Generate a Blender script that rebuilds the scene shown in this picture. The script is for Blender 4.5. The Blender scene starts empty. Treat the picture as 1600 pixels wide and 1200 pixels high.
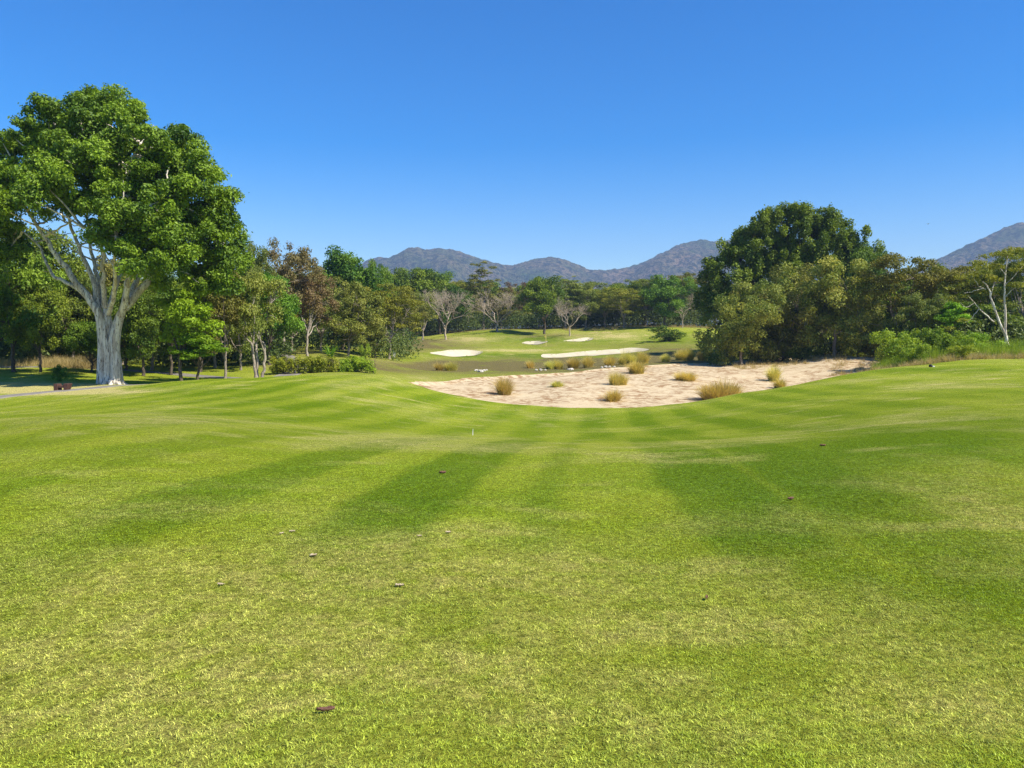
import bpy, math, random
import numpy as np

C = bpy.context.scene.collection
scene = bpy.context.scene
R = math.radians

# ------------------------------------------------------------------ camera, light, sky, exposure
F_PX, HORIZON, EYE = 1200.0, 520.0, 1.6
PITCH = math.atan((600 - HORIZON) / F_PX)
cam_data = bpy.data.cameras.new('camera')
cam_data.sensor_width = 36.0
cam_data.lens = 36.0 * F_PX / 1600.0
cam_data.clip_start, cam_data.clip_end = 0.05, 20000
cam = bpy.data.objects.new('camera', cam_data)
C.objects.link(cam)
cam.location = (0, 0, EYE)
cam.rotation_euler = (math.pi / 2 - PITCH, 0, 0)
scene.camera = cam

SUN_AZ, SUN_EL = R(117), R(48)          # azimuth clockwise from the view direction
w = bpy.data.worlds.new('World')
scene.world = w
w.use_nodes = True
nt = w.node_tree
bg = nt.nodes['Background']
sky = nt.nodes.new('ShaderNodeTexSky')
sky.sky_type = 'NISHITA'
sky.sun_disc = False
sky.sun_elevation = SUN_EL
sky.sun_rotation = SUN_AZ
sky.air_density, sky.dust_density, sky.ozone_density = 1.0, 0.3, 3.0
grade = nt.nodes.new('ShaderNodeHueSaturation')
grade.inputs['Saturation'].default_value = 1.62
grade.inputs['Hue'].default_value = 0.511
nt.links.new(sky.outputs[0], grade.inputs['Color'])
nt.links.new(grade.outputs[0], bg.inputs['Color'])
bg.inputs['Strength'].default_value = 0.098
sd = bpy.data.lights.new('sun', 'SUN')
sd.energy, sd.angle, sd.color = 4.6, R(0.53), (1.0, 0.94, 0.83)
sun = bpy.data.objects.new('sun', sd)
C.objects.link(sun)
sun.rotation_euler = (math.pi / 2 - SUN_EL, 0, math.pi - SUN_AZ)
sun.location = (60, -20, 80)
vs = scene.view_settings
vs.view_transform, vs.look, vs.exposure, vs.gamma = 'Standard', 'None', 0.9, 1.0
vs.use_curve_mapping = False
scene.render.engine = 'CYCLES'
cy = scene.cycles
cy.use_denoising = True
cy.denoising_prefilter = 'NONE'
scene.render.filter_size = 1.3
cy.max_bounces, cy.diffuse_bounces, cy.glossy_bounces = 5, 3, 1
cy.transmission_bounces, cy.transparent_max_bounces, cy.volume_bounces = 3, 4, 0

# ------------------------------------------------------------------ helpers
rs = np.random.RandomState(7)
random.seed(7)


def ray(px, py):
    u, v = (np.asarray(px, float) - 800) / F_PX, (600 - np.asarray(py, float)) / F_PX
    cp, sp = math.cos(PITCH), math.sin(PITCH)
    return u, cp + v * sp, -sp + v * cp


def at(px, py, d):
    x, y, z = ray(px, py)
    k = d / y
    return np.array([x * k, d + 0 * k, EYE + z * k]).T


def project(x, y, z):
    cp, sp = math.cos(PITCH), math.sin(PITCH)
    f = y * cp - (z - EYE) * sp
    up = y * sp + (z - EYE) * cp
    f = np.where(f < 0.05, 0.05, f)
    return 800 + F_PX * x / f, 600 - F_PX * up / f


_lat = rs.rand(256, 256)


def vnoise(x, y):
    xi, yi = np.floor(x).astype(int), np.floor(y).astype(int)
    fx, fy = x - xi, y - yi
    fx, fy = fx * fx * (3 - 2 * fx), fy * fy * (3 - 2 * fy)
    a, b = _lat[xi & 255, yi & 255], _lat[(xi + 1) & 255, yi & 255]
    c, d = _lat[xi & 255, (yi + 1) & 255], _lat[(xi + 1) & 255, (yi + 1) & 255]
    return (a * (1 - fx) + b * fx) * (1 - fy) + (c * (1 - fx) + d * fx) * fy - 0.5


def fbm(x, y, octaves=4, gain=0.5):
    s, amp = 0, 1.0
    for k in range(octaves):
        s = s + amp * vnoise(x * 2 ** k + 17.3 * k, y * 2 ** k + 5.1 * k)
        amp *= gain
    return s


def sstep(a, b, x):
    t = np.clip((x - a) / (b - a), 0, 1)
    return t * t * (3 - 2 * t)


def mesh_np(name, verts, faces, attrs=None, smooth=False):
    """faces: list of int arrays (n,k)."""
    me = bpy.data.meshes.new(name)
    verts = np.asarray(verts, np.float32)
    me.vertices.add(len(verts))
    me.vertices.foreach_set('co', verts.ravel())
    faces = [np.asarray(f, np.int32) for f in faces if len(f)]
    tot = [np.full(len(f), f.shape[1], np.int32) for f in faces]
    idx = np.concatenate([f.ravel() for f in faces])
    tot = np.concatenate(tot)
    me.loops.add(len(idx))
    me.loops.foreach_set('vertex_index', idx)
    me.polygons.add(len(tot))
    start = np.concatenate([[0], np.cumsum(tot)[:-1]]).astype(np.int32)
    me.polygons.foreach_set('loop_start', start)
    me.polygons.foreach_set('loop_total', tot)
    me.polygons.foreach_set('use_smooth', np.full(len(tot), smooth))
    for k, a in (attrs or {}).items():
        a = np.asarray(a, np.float32)
        if a.ndim == 1:
            me.attributes.new(k, 'FLOAT', 'POINT').data.foreach_set('value', a)
        else:
            if a.shape[1] == 3:
                a = np.hstack([a, np.ones((len(a), 1), np.float32)])
            me.attributes.new(k, 'FLOAT_COLOR', 'POINT').data.foreach_set('color', a.ravel())
    me.update()
    me.validate()
    return me


def link(name, me, mat=None, parent=None, loc=None):
    o = bpy.data.objects.new(name, me)
    C.objects.link(o)
    if mat is not None and not me.materials:
        me.materials.append(mat)
    if parent is not None:
        o.parent = parent
    if loc is not None:
        o.location = loc
    return o


def tag(o, label=None, cat=None, group=None, kind=None):
    if label: o['label'] = label
    if cat: o['category'] = cat
    if group: o['group'] = group
    if kind: o['kind'] = kind
    return o


def empty(name, loc, rz=0.0, sc=(1, 1, 1)):
    o = bpy.data.objects.new(name, None)
    o.empty_display_size = 0.3
    C.objects.link(o)
    o.location, o.rotation_euler, o.scale = loc, (0, 0, rz), sc
    return o


# ------------------------------------------------------------------ materials
def new_mat(name):
    m = bpy.data.materials.new(name)
    m.use_nodes = True
    m.node_tree.nodes.clear()
    return m, m.node_tree.nodes, m.node_tree.links


class NB:
    """small node-graph helper"""

    def __init__(s, tree):
        s.t, s.n, s.l = tree, tree.nodes, tree.links

    def node(s, typ, ins=None, **props):
        n = s.n.new(typ)
        for k, v in props.items():
            setattr(n, k, v)
        for k, v in (ins or {}).items():
            sock = n.inputs[k]
            if isinstance(v, bpy.types.NodeSocket):
                s.l.new(v, sock)
            else:
                sock.default_value = v
        return n

    def math(s, op, a, b=None, c=None, clamp=False):
        n = s.n.new('ShaderNodeMath')
        n.operation, n.use_clamp = op, clamp
        for i, v in enumerate((a, b, c)):
            if v is None: continue
            if isinstance(v, bpy.types.NodeSocket): s.l.new(v, n.inputs[i])
            else: n.inputs[i].default_value = v
        return n.outputs[0]

    def mix(s, f, a, b, blend='MIX'):
        n = s.n.new('ShaderNodeMix')
        n.data_type, n.blend_type = 'RGBA', blend
        for i, v in ((0, f), (6, a), (7, b)):
            if isinstance(v, bpy.types.NodeSocket): s.l.new(v, n.inputs[i])
            else: n.inputs[i].default_value = v if i == 0 else tuple(v) + (1,) * (4 - len(v))
        return n.outputs[2]

    def noise(s, vec, scale, detail=2, rough=0.5, dist=0.0):
        return s.node('ShaderNodeTexNoise', {'Vector': vec, 'Scale': scale, 'Detail': detail, 'Roughness': rough, 'Distortion': dist}).outputs[0]

    def ramp(s, f, lo, hi):
        n = s.node('ShaderNodeMapRange', {'Value': f, 'From Min': lo, 'From Max': hi})
        return n.outputs[0]

    def out(s, surf, disp=None):
        o = s.node('ShaderNodeOutputMaterial', {'Surface': surf})
        return o


def leaf_mat(name, a, b, trans=0.28, spec=0.25, rough=0.55, var=0.25):
    m, n, l = new_mat(name)
    g = NB(m.node_tree)
    t = g.node('ShaderNodeAttribute', attribute_name='tint').outputs['Fac']
    rnd = g.node('ShaderNodeObjectInfo').outputs['Random']
    col = g.mix(t, a, b)
    h = g.node('ShaderNodeHueSaturation', {'Hue': g.math('MULTIPLY_ADD', rnd, 0.05, 0.475),
                                           'Value': g.math('MULTIPLY_ADD', g.math('FRACT', g.math('MULTIPLY', rnd, 7.31)), 2 * var, 1 - var), 'Color': col})
    col = h.outputs[0]
    p = g.node('ShaderNodeBsdfPrincipled', {'Base Color': col, 'Roughness': rough, 'Specular IOR Level': spec})
    tcol = g.mix(1.0, col, (1.3, 1.25, 0.5), 'MULTIPLY')
    tr = g.node('ShaderNodeBsdfTranslucent', {'Color': tcol})
    mx = g.node('ShaderNodeMixShader', {0: trans, 1: p.outputs[0], 2: tr.outputs[0]})
    g.out(mx.outputs[0])
    return m


def bark_mat(name, a, b, c, scale=1.0, stretch=0.22):
    m, n, l = new_mat(name)
    g = NB(m.node_tree)
    co = g.node('ShaderNodeTexCoord').outputs['Object']
    mp = g.node('ShaderNodeMapping', {'Vector': co, 'Scale': (scale, scale, scale * stretch)}).outputs[0]
    n1 = g.noise(mp, 2.2, 6, 0.65, 0.6)
    n2 = g.noise(mp, 7.0, 5, 0.7, 0.3)
    col = g.mix(g.ramp(n1, 0.42, 0.58), a, b)
    col = g.mix(g.ramp(n2, 0.54, 0.61), col, c)
    bmp = g.node('ShaderNodeBump', {'Height': g.math('ADD', n1, n2), 'Strength': 0.7, 'Distance': 0.12})
    p = g.node('ShaderNodeBsdfPrincipled', {'Base Color': col, 'Roughness': 0.9, 'Specular IOR Level': 0.15, 'Normal': bmp.outputs[0]})
    g.out(p.outputs[0])
    return m


def plain_mat(name, a, b=None, scale=6.0, rough=0.8, spec=0.2):
    m, n, l = new_mat(name)
    g = NB(m.node_tree)
    co = g.node('ShaderNodeTexCoord').outputs['Object']
    f = g.ramp(g.noise(co, scale, 5, 0.65), 0.35, 0.65)
    col = g.mix(f, a, b or a)
    bmp = g.node('ShaderNodeBump', {'Height': f, 'Strength': 0.25, 'Distance': 0.02})
    p = g.node('ShaderNodeBsdfPrincipled', {'Base Color': col, 'Roughness': rough, 'Specular IOR Level': spec, 'Normal': bmp.outputs[0]})
    g.out(p.outputs[0])
    return m


M = {}
M['leaf_big'] = leaf_mat('ficus_leaf', (0.060, 0.115, 0.006), (0.275, 0.370, 0.020), 0.28, 0.35, var=0.0)
M['leaf_dense'] = leaf_mat('dense_leaf', (0.053, 0.114, 0.009), (0.202, 0.286, 0.020))
M['leaf_tall'] = leaf_mat('tall_leaf', (0.050, 0.120, 0.008), (0.190, 0.300, 0.022), 0.3, var=0.0)
M['leaf_olive'] = leaf_mat('olive_leaf', (0.124, 0.153, 0.020), (0.277, 0.277, 0.050))
M['leaf_rust'] = leaf_mat('rusty_leaf', (0.180, 0.115, 0.050), (0.230, 0.190, 0.070))
M['leaf_acacia'] = leaf_mat('acacia_leaf', (0.112, 0.157, 0.011), (0.284, 0.294, 0.026))
M['leaf_bright'] = leaf_mat('bright_leaf', (0.124, 0.234, 0.008), (0.260, 0.416, 0.018), 0.35)
M['leaf_vine'] = leaf_mat('vine_leaf', (0.107, 0.169, 0.016), (0.373, 0.373, 0.062))
M['leaf_shrub'] = leaf_mat('shrub_leaf', (0.161, 0.244, 0.014), (0.359, 0.423, 0.032), 0.33)
M['leaf_under'] = leaf_mat('undergrowth_leaf', (0.061, 0.102, 0.020), (0.163, 0.193, 0.041), var=0.0)
M['straw'] = leaf_mat('straw_blade', (0.310, 0.300, 0.048), (0.760, 0.630, 0.215), 0.38, 0.2, var=0.12)
M['straw_dry'] = leaf_mat('dry_blade', (0.300, 0.260, 0.090), (0.480, 0.390, 0.170), 0.3, 0.2, var=0.1)
M['bark_white'] = bark_mat('pale_ficus_bark', (0.86, 0.78, 0.65), (0.52, 0.44, 0.35), (0.13, 0.088, 0.055), 1.7, 0.13)
M['bark_pale'] = bark_mat('pale_bark', (0.46, 0.40, 0.31), (0.30, 0.25, 0.19), (0.17, 0.13, 0.09), 1.6)
M['bark_bare'] = bark_mat('weathered_twig', (0.50, 0.41, 0.30), (0.38, 0.31, 0.22), (0.18, 0.14, 0.10), 1.6)
M['bark_dark'] = bark_mat('dark_bark', (0.13, 0.10, 0.07), (0.075, 0.06, 0.045), (0.19, 0.155, 0.115), 1.6)
M['bark_grey'] = bark_mat('grey_bark', (0.36, 0.30, 0.23), (0.25, 0.21, 0.165), (0.13, 0.105, 0.08), 1.6)

# ------------------------------------------------------------------ terrain height function
# (photo x, photo y, metres ahead) of points on the ground; each gives one real height
CTRL = [
    # near lawn
    (100, 1190, 2.7), (800, 1190, 2.72), (1500, 1190, 2.75), (100, 1000, 3.95), (800, 1005, 3.95), (1500, 1010, 3.95),
    (100, 842, 5.9), (420, 845, 5.85), (800, 880, 5.4), (1200, 850, 6.0), (1550, 830, 6.2),
    (60, 745, 8.6), (400, 757, 8.6), (800, 775, 8.4), (1200, 760, 8.6), (1560, 730, 8.9),
    (60, 690, 12), (400, 703, 12), (800, 718, 12), (1200, 702, 12), (1560, 678, 12.3),
    (80, 655, 15), (350, 668, 15), (650, 688, 15.5), (870, 693, 15.5), (1100, 690, 15.5), (1350, 668, 16), (1580, 650, 16),
    (120, 651, 20), (400, 660, 20), (650, 683, 20.5), (880, 691, 20), (1150, 680, 20), (1400, 645, 20), (1590, 630, 20),
    (60, 641, 30), (300, 630, 30), (500, 640, 30), (700, 663, 30), (900, 671, 30), (1120, 655, 29), (1330, 625, 29), (1560, 606, 29),
    (30, 633, 38), (200, 611, 41), (400, 604, 40), (560, 612, 39), (720, 640, 40), (900, 654, 39), (1080, 643, 39), (1280, 612, 40), (1500, 591, 39),
    # the ridge this side of the waste sand
    (300, 593, 50), (440, 587, 52), (560, 585, 54), (610, 589, 56), (660, 607, 57), (720, 620, 52), (830, 633, 48), (930, 638, 46), (1050, 632, 47),
    (1150, 616, 50), (1250, 600, 54), (1330, 583, 58), (1400, 574, 58), (1470, 571, 52), (1560, 566, 50), (1650, 566, 50),
    # left path and big tree
    (-60, 631, 42), (0, 622, 44.5), (100, 611, 48), (172, 601, 57), (60, 602, 56), (240, 600, 60), (-80, 605, 58), (330, 597, 64), (420, 594, 68),
    (0, 580, 72), (120, 580, 74), (250, 583, 76), (370, 583, 76), (480, 583, 76), (570, 583, 76),
    (-60, 560, 95), (120, 560, 95), (300, 566, 95), (430, 556, 100), (520, 552, 105), (560, 555, 115), (610, 552, 128),
    # waste sand floor
    (640, 597, 75), (690, 613, 66), (800, 633, 62), (930, 641, 60), (1100, 633, 62), (1250, 615, 68), (1400, 585, 80), (1400, 573, 95),
    (1340, 565, 122), (1260, 562, 122), (1150, 564, 118), (1060, 568, 112), (960, 575, 103), (860, 583, 96), (740, 590, 88), (900, 606, 75), (1100, 592, 85),
    # bank up to the green
    (640, 580, 100), (760, 579, 108), (880, 576, 114), (1000, 567, 120), (1090, 559, 130), (680, 569, 120), (800, 566, 124), (920, 563, 128),
    (700, 556, 138), (780, 556, 140), (930, 556, 138), (1020, 550, 142), (715, 550, 146), (930, 546, 150), (850, 544, 160), (780, 543, 162), (1000, 537, 165),
    (700, 537, 170), (838, 536, 178), (905, 534, 180), (640, 541, 158), (620, 545, 150), (692, 529, 185), (775, 518, 200), (850, 520, 200), (890, 526, 185),
    (980, 515, 205), (1050, 520, 190), (1100, 532, 165), (1150, 545, 140), (720, 520, 210), (640, 528, 205), (560, 535, 180),
    # right
    (1200, 553, 128), (1300, 551, 115), (1360, 555, 108), (1440, 566, 78), (1440, 556, 95), (1576, 546, 78), (1576, 562, 64), (1680, 555, 75),
    (1500, 545, 110), (1650, 540, 110), (1300, 540, 150), (1500, 532, 160), (1650, 530, 160),
    # beyond
    (200, 535, 150), (-50, 535, 150), (400, 532, 160), (300, 515, 260), (800, 512, 260), (1300, 512, 260), (0, 515, 260), (1600, 512, 260),
]
_cp = np.array([at(*c) for c in CTRL])


def _tps_coords(x, y):
    th = np.clip(np.arctan2(x, y), -R(42), R(42))
    d = np.clip(np.hypot(x, y), 2.4, 300)
    return np.stack([th * 2.6, np.log(d)], -1)


def _phi(r2):
    return 0.5 * r2 * np.log(r2 + 1e-9)


_q = _tps_coords(_cp[:, 0], _cp[:, 1])
_n = len(_q)
_K = _phi(((_q[:, None] - _q[None]) ** 2).sum(-1)) + np.eye(_n) * 0.002
_P = np.hstack([np.ones((_n, 1)), _q])
_A = np.block([[_K, _P], [_P.T, np.zeros((3, 3))]])
# interpolate the slope to the eye (z - EYE) / d so that near detail is not drowned by far heights
_rng = np.hypot(_cp[:, 0], _cp[:, 1])
_sol = np.linalg.solve(_A, np.concatenate([(_cp[:, 2] - EYE) / _rng, np.zeros(3)]))


def base_height(x, y):
    x, y = np.asarray(x, float), np.asarray(y, float)
    sh = x.shape
    x, y = x.ravel(), y.ravel()
    out = np.empty(len(x))
    for i in range(0, len(x), 20000):
        xs, ys = x[i:i + 20000], y[i:i + 20000]
        q = _tps_coords(xs, ys)
        K = _phi(((q[:, None] - _q[None]) ** 2).sum(-1))
        s = K @ _sol[:_n] + _sol[_n] + q @ _sol[_n + 1:]
        d = np.hypot(xs, ys)
        z = EYE + s * np.clip(d, 2.4, 300)
        # past 230 m: a gently rolling plain
        f = sstep(220, 320, d)
        z = z * (1 - f) + f * 2.2
        # behind the camera: level lawn
        b = sstep(R(60), R(110), np.abs(np.arctan2(xs, ys)))
        z = z * (1 - b) + b * -0.05
        out[i:i + 20000] = z
    return out.reshape(sh)


def roll(x, y):
    d = np.hypot(x, y)
    a = 0.035 + 0.0011 * np.clip(d, 0, 200)
    m_ = sstep(115, 135, d) * (1 - sstep(205, 225, d)) * 0.8
    return fbm(x * 0.055, y * 0.055, 3) * m_ + fbm(x * 0.16, y * 0.16, 3) * a * 1.3 + fbm(x * 0.9, y * 0.9, 2) * 0.018 + fbm(x * 3.1, y * 3.1, 2) * 0.006


# ------------------------------------------------------------------ outlines of sand and paths (world metres)
def spline(pts, n=240, closed=True):
    pts = np.asarray(pts, float)
    m = len(pts)
    t = np.linspace(0, m if closed else m - 1, n, endpoint=not closed)
    i = np.floor(t).astype(int)
    f = (t - i)[:, None]
    if not closed:
        i = np.minimum(i, m - 2)
        f = (t - i)[:, None]
    g = (lambda k: pts[k % m]) if closed else (lambda k: pts[np.clip(k, 0, m - 1)])
    p0, p1, p2, p3 = g(i - 1), g(i), g(i + 1), g(i + 2)
    return 0.5 * (2 * p1 + (p2 - p0) * f + (2 * p0 - 5 * p1 + 4 * p2 - p3) * f ** 2 + (3 * p1 - p0 - 3 * p2 + p3) * f ** 3)


def outline(pix, n=200):
    return spline([at(*p)[:2] for p in pix], n)


WASTE = outline([(632, 598, 74), (668, 602, 69), (690, 609, 66), (735, 620, 62), (800, 636, 58), (930, 645, 56), (1100, 640, 57), (1250, 618, 62), (1430, 590, 74),
                 (1450, 574, 97), (1375, 566, 120), (1260, 562, 123), (1150, 564, 118), (1060, 568, 112), (960, 575, 103), (860, 583, 96), (740, 590, 88)], 320)
TRAPS = {
    'left': (outline([(672, 557, 138), (692, 551, 144), (720, 546.5, 150), (752, 546.5, 150), (752, 550, 145), (738, 555, 139), (705, 559, 135)]), 1.0),
    'right': (outline([(847, 554, 139), (851, 550, 144), (890, 547, 149), (935, 543.5, 153), (985, 541, 157), (1012, 543, 154), (1008, 547, 149), (960, 553, 141), (900, 558, 136), (865, 557, 137)]), 0.55),
    'back': (outline([(817, 539.5, 173), (820, 536.5, 178), (838, 535.5, 180), (856, 539, 175), (840, 541, 171)]), 0.6),
    'far': (outline([(880, 538.0, 176), (900, 535, 180), (923, 533.5, 183), (925, 536, 179), (905, 538, 176)]), 0.6),
}


def signed_dist(poly, x, y):
    """> 0 inside"""
    sh = x.shape
    x, y = x.ravel(), y.ravel()
    out = np.full(len(x), -50.0)
    lo, hi = poly.min(0) - 4, poly.max(0) + 4
    sel = np.where((x > lo[0]) & (x < hi[0]) & (y > lo[1]) & (y < hi[1]))[0]
    a, b = poly, np.roll(poly, -1, 0)
    ab = b - a
    for i in range(0, len(sel), 8000):
        s = sel[i:i + 8000]
        p = np.stack([x[s], y[s]], -1)[:, None]
        t = np.clip(((p - a) * ab).sum(-1) / (ab * ab).sum(-1), 0, 1)
        d = np.sqrt((((a + t[..., None] * ab) - p) ** 2).sum(-1).min(1))
        px, py = p[..., 0], p[..., 1]
        cross = ((a[:, 1] > py) != (b[:, 1] > py)) & (px < (b[:, 0] - a[:, 0]) * (py - a[:, 1]) / (b[:, 1] - a[:, 1] + 1e-12) + a[:, 0])
        out[s] = np.where(cross.sum(1) % 2 == 1, d, -d)
    return out.reshape(sh)


def height(x, y):
    x, y = np.asarray(x, float), np.asarray(y, float)
    z = base_height(x, y) + roll(x, y)
    z = z - 0.30 * sstep(0.0, 1.1, signed_dist(WASTE, x, y))
    for poly, dep in TRAPS.values():
        s = signed_dist(poly, x, y)
        z = z - dep * sstep(0.0, 2.2, s) - 0.12 * sstep(0.0, 0.25, s)
    return z


def ground(px, d):
    """world point on the ground at photo column px, d metres ahead"""
    x = (px - 800) / F_PX * d * math.cos(PITCH)  # near enough: columns are almost vertical
    x = (px - 800) / F_PX * (d * math.cos(PITCH) + 0.0)
    return np.array([x, d, float(height(np.array([x]), np.array([d]))[0])])


_e = fbm(WASTE[:, 0] * 0.7, WASTE[:, 1] * 0.7, 3)[:, None]
_c = WASTE.mean(0)
WASTE = WASTE + (WASTE - _c) / np.linalg.norm(WASTE - _c, axis=1)[:, None] * _e * 0.9

# ------------------------------------------------------------------ lawn: one sheet out to the horizon
ang = np.concatenate([np.linspace(-180, -60, 24)[:-1], np.linspace(-60, -38, 30)[:-1], np.linspace(-38, 38, 430), np.linspace(38, 60, 30)[1:], np.linspace(60, 180, 24)[1:-1]])
rad = np.concatenate([np.geomspace(0.35, 2.2, 12)[:-1], np.geomspace(2.2, 20, 240)[:-1], np.geomspace(20, 225, 420)[:-1], np.geomspace(225, 4700, 46)])
TH, RD = np.meshgrid(np.radians(ang), rad, indexing='ij')
GX, GY = RD * np.sin(TH), RD * np.cos(TH)
GZ = height(GX, GY)
PX, PY = project(GX, GY, GZ)
PX = np.where(GY > 0.5, PX, -5000)


def blobs(lst):
    o = np.zeros_like(GX)
    for cx, cyy, rx, ry, a in lst:
        o = o + a * np.exp(-(((PX - cx) / rx) ** 2 + ((PY - cyy) / ry) ** 2))
    return o


warp = fbm(GX * 0.25, GY * 0.25, 4)
warp2 = fbm(GX * 0.9 + 40, GY * 0.9, 3)
dry = blobs([(300, 880, 420, 45, .45), (820, 915, 260, 26, .55), (1090, 985, 220, 32, .6), (250, 980, 360, 60, .4), (150, 1100, 260, 80, .45), (150, 1035, 70, 14, .7),
             (200, 655, 220, 10, .6), (1500, 603, 150, 7, .7), (610, 690, 170, 13, .45), (760, 1080, 380, 80, .35), (1480, 1110, 180, 60, .45), (1030, 1060, 90, 20, .4),
             (1130, 690, 150, 7, .25), (560, 600, 90, 8, .4), (80, 612, 140, 5, 1.5), (60, 603, 120, 8, 1.3), (1340, 562, 70, 9, 1.3), (1270, 558, 50, 5, 1.0),
             (800, 547.5, 90, 2.4, 1.2), (950, 525, 90, 7, .9), (740, 530, 40, 5, .8), (880, 552, 120, 1.5, .6), (600, 568, 90, 5, .5), (660, 590, 60, 4, .5), (700, 533, 60, 7, .5), (430, 560, 60, 8, .6), (1000, 1150, 250, 50, .3)])
lush = blobs([(1230, 790, 170, 100, .45), (1520, 680, 190, 40, .8), (1560, 900, 240, 120, .65), (450, 640, 260, 16, .35), (1350, 760, 200, 60, .3), (800, 860, 140, 30, .25),
              (150, 770, 330, 30, .2), (900, 655, 180, 14, .5), (330, 610, 130, 7, .6), (1470, 578, 120, 5, .9), (780, 556, 110, 4, 1.3), (850, 531, 100, 5, 1.2), (800, 522, 60, 4, .8), (1060, 535, 80, 10, .7),
              (1300, 700, 200, 60, .4), (150, 800, 200, 20, .3)])
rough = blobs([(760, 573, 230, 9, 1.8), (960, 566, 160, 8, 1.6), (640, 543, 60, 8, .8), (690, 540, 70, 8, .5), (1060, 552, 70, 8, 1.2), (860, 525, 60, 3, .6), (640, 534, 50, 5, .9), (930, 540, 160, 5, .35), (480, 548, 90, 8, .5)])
beyond = sstep(60, 90, np.hypot(GX, GY)) * (0.25 + 0.6 * (vnoise(GX * 0.05, GY * 0.05) + 0.5))
forest = sstep(205, 225, np.hypot(GX, GY))
warp3 = fbm(GX * 2.3 + 11, GY * 2.3, 3)
scuff = np.clip(fbm(GX * 0.55 + 80, GY * 1.1, 3) - 0.28, 0, 1) * 2.2
dry = np.clip(dry * 1.1 + warp * 0.6 + warp2 * 0.45 + warp3 * 0.35 + scuff - 0.02, 0, 1)
dry = np.minimum(dry, np.where(np.hypot(GX, GY) < 40, 0.74, 1.0))
lush = np.clip(lush - warp * 0.5 + warp2 * 0.2, 0, 1)
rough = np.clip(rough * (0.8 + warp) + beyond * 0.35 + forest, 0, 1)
# mowing passes run nearly straight away from the eye: (offset, half width, strength)
RNG_ = np.hypot(GX, GY)
sx = GX - 0.10 * GY + 0.35 * fbm(GX * 0.12, GY * 0.12, 2) + 0.10 * fbm(GX * 1.2, GY * 1.2, 3)
near_b = np.zeros_like(GX)
for c0, hw, am in ((-11.2, .9, .5), (-8.6, .7, .6), (-6.2, .6, .65), (-3.75, .5, .8), (-1.7, .5, .85), (-0.35, .16, .45), (1.5, .5, .7), (2.7, .5, .5), (5.6, .6, .4), (8.0, .6, .35)):
    near_b = np.maximum(near_b, 1.15 * am * sstep(hw + .16, hw - .10, np.abs(sx - c0)))
far_b = (0.5 + 0.5 * np.tanh(2.2 * np.sin(sx * 2 * math.pi / 2.3 + 0.9))) * 0.68
fb = sstep(19, 24, RNG_)
stripe = near_b * (1 - fb) + far_b * fb
stripe = stripe * sstep(4.4, 6.6, RNG_ + 0.6 * vnoise(GX, GY)) * (1 - sstep(50, 60, RNG_)) * (1 - 0.45 * sstep(350, 750, np.abs(PX - 760)))
stripe = stripe * np.clip(0.9 + 0.8 * vnoise(GX * 0.2, GY * 0.12 + 9), 0.3, 1)
na, nr = GX.shape
vid = np.arange(na * nr).reshape(na, nr)
i2 = np.roll(vid, -1, 0)
quads = np.stack([vid[:, :-1], i2[:, :-1], i2[:, 1:], vid[:, 1:]], -1).reshape(-1, 4)[:, ::-1]
verts = np.stack([GX, GY, GZ], -1).reshape(-1, 3)
cv = len(verts)
verts = np.vstack([verts, [[0, 0, float(GZ[:, 0].mean())]]])
tris = np.stack([vid[:, 0], i2[:, 0], np.full(na, cv)], -1)[:, ::-1]
turf = np.vstack([np.stack([dry, lush, rough], -1).reshape(-1, 3), [[.3, .3, 0]]])
mow = np.append(stripe.ravel(), 0.0)


def turf_color(g, dry_s, lush_s, rough_s, mow_s, vec):
    n_f = g.noise(vec, 24.0, 4, 0.95)
    n_m = g.noise(vec, 5.0, 4, 0.6)
    n_l = g.noise(vec, 0.7, 3, 0.6)
    base = g.mix(g.ramp(n_l, 0.35, 0.65), (0.190, 0.240, 0.012), (0.238, 0.270, 0.022))
    k = g.math('ADD', lush_s, g.math('MULTIPLY', mow_s, 0.85), clamp=True)
    col = g.mix(g.math('MULTIPLY', k, 0.95), base, (0.096, 0.156, 0.002))
    dk = g.math('MULTIPLY', dry_s, g.ramp(g.math('ADD', n_m, g.math('MULTIPLY', n_f, 0.7)), 0.55, 1.05), clamp=True)
    dk = g.math('ADD', dk, g.math('MULTIPLY', g.math('SUBTRACT', dry_s, 0.78, clamp=True), 3.2), clamp=True)
    col = g.mix(dk, col, (0.400, 0.350, 0.120))
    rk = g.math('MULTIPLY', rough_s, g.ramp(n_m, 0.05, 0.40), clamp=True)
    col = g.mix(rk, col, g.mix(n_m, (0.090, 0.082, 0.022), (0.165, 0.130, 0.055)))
    f = g.math('MULTIPLY_ADD', g.ramp(n_f, 0.33, 0.67), 1.35, 0.42)
    col = g.mix(1.0, col, g.node('ShaderNodeCombineColor', {0: f, 1: f, 2: f}).outputs[0], 'MULTIPLY')
    return col, n_f, n_m


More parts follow.
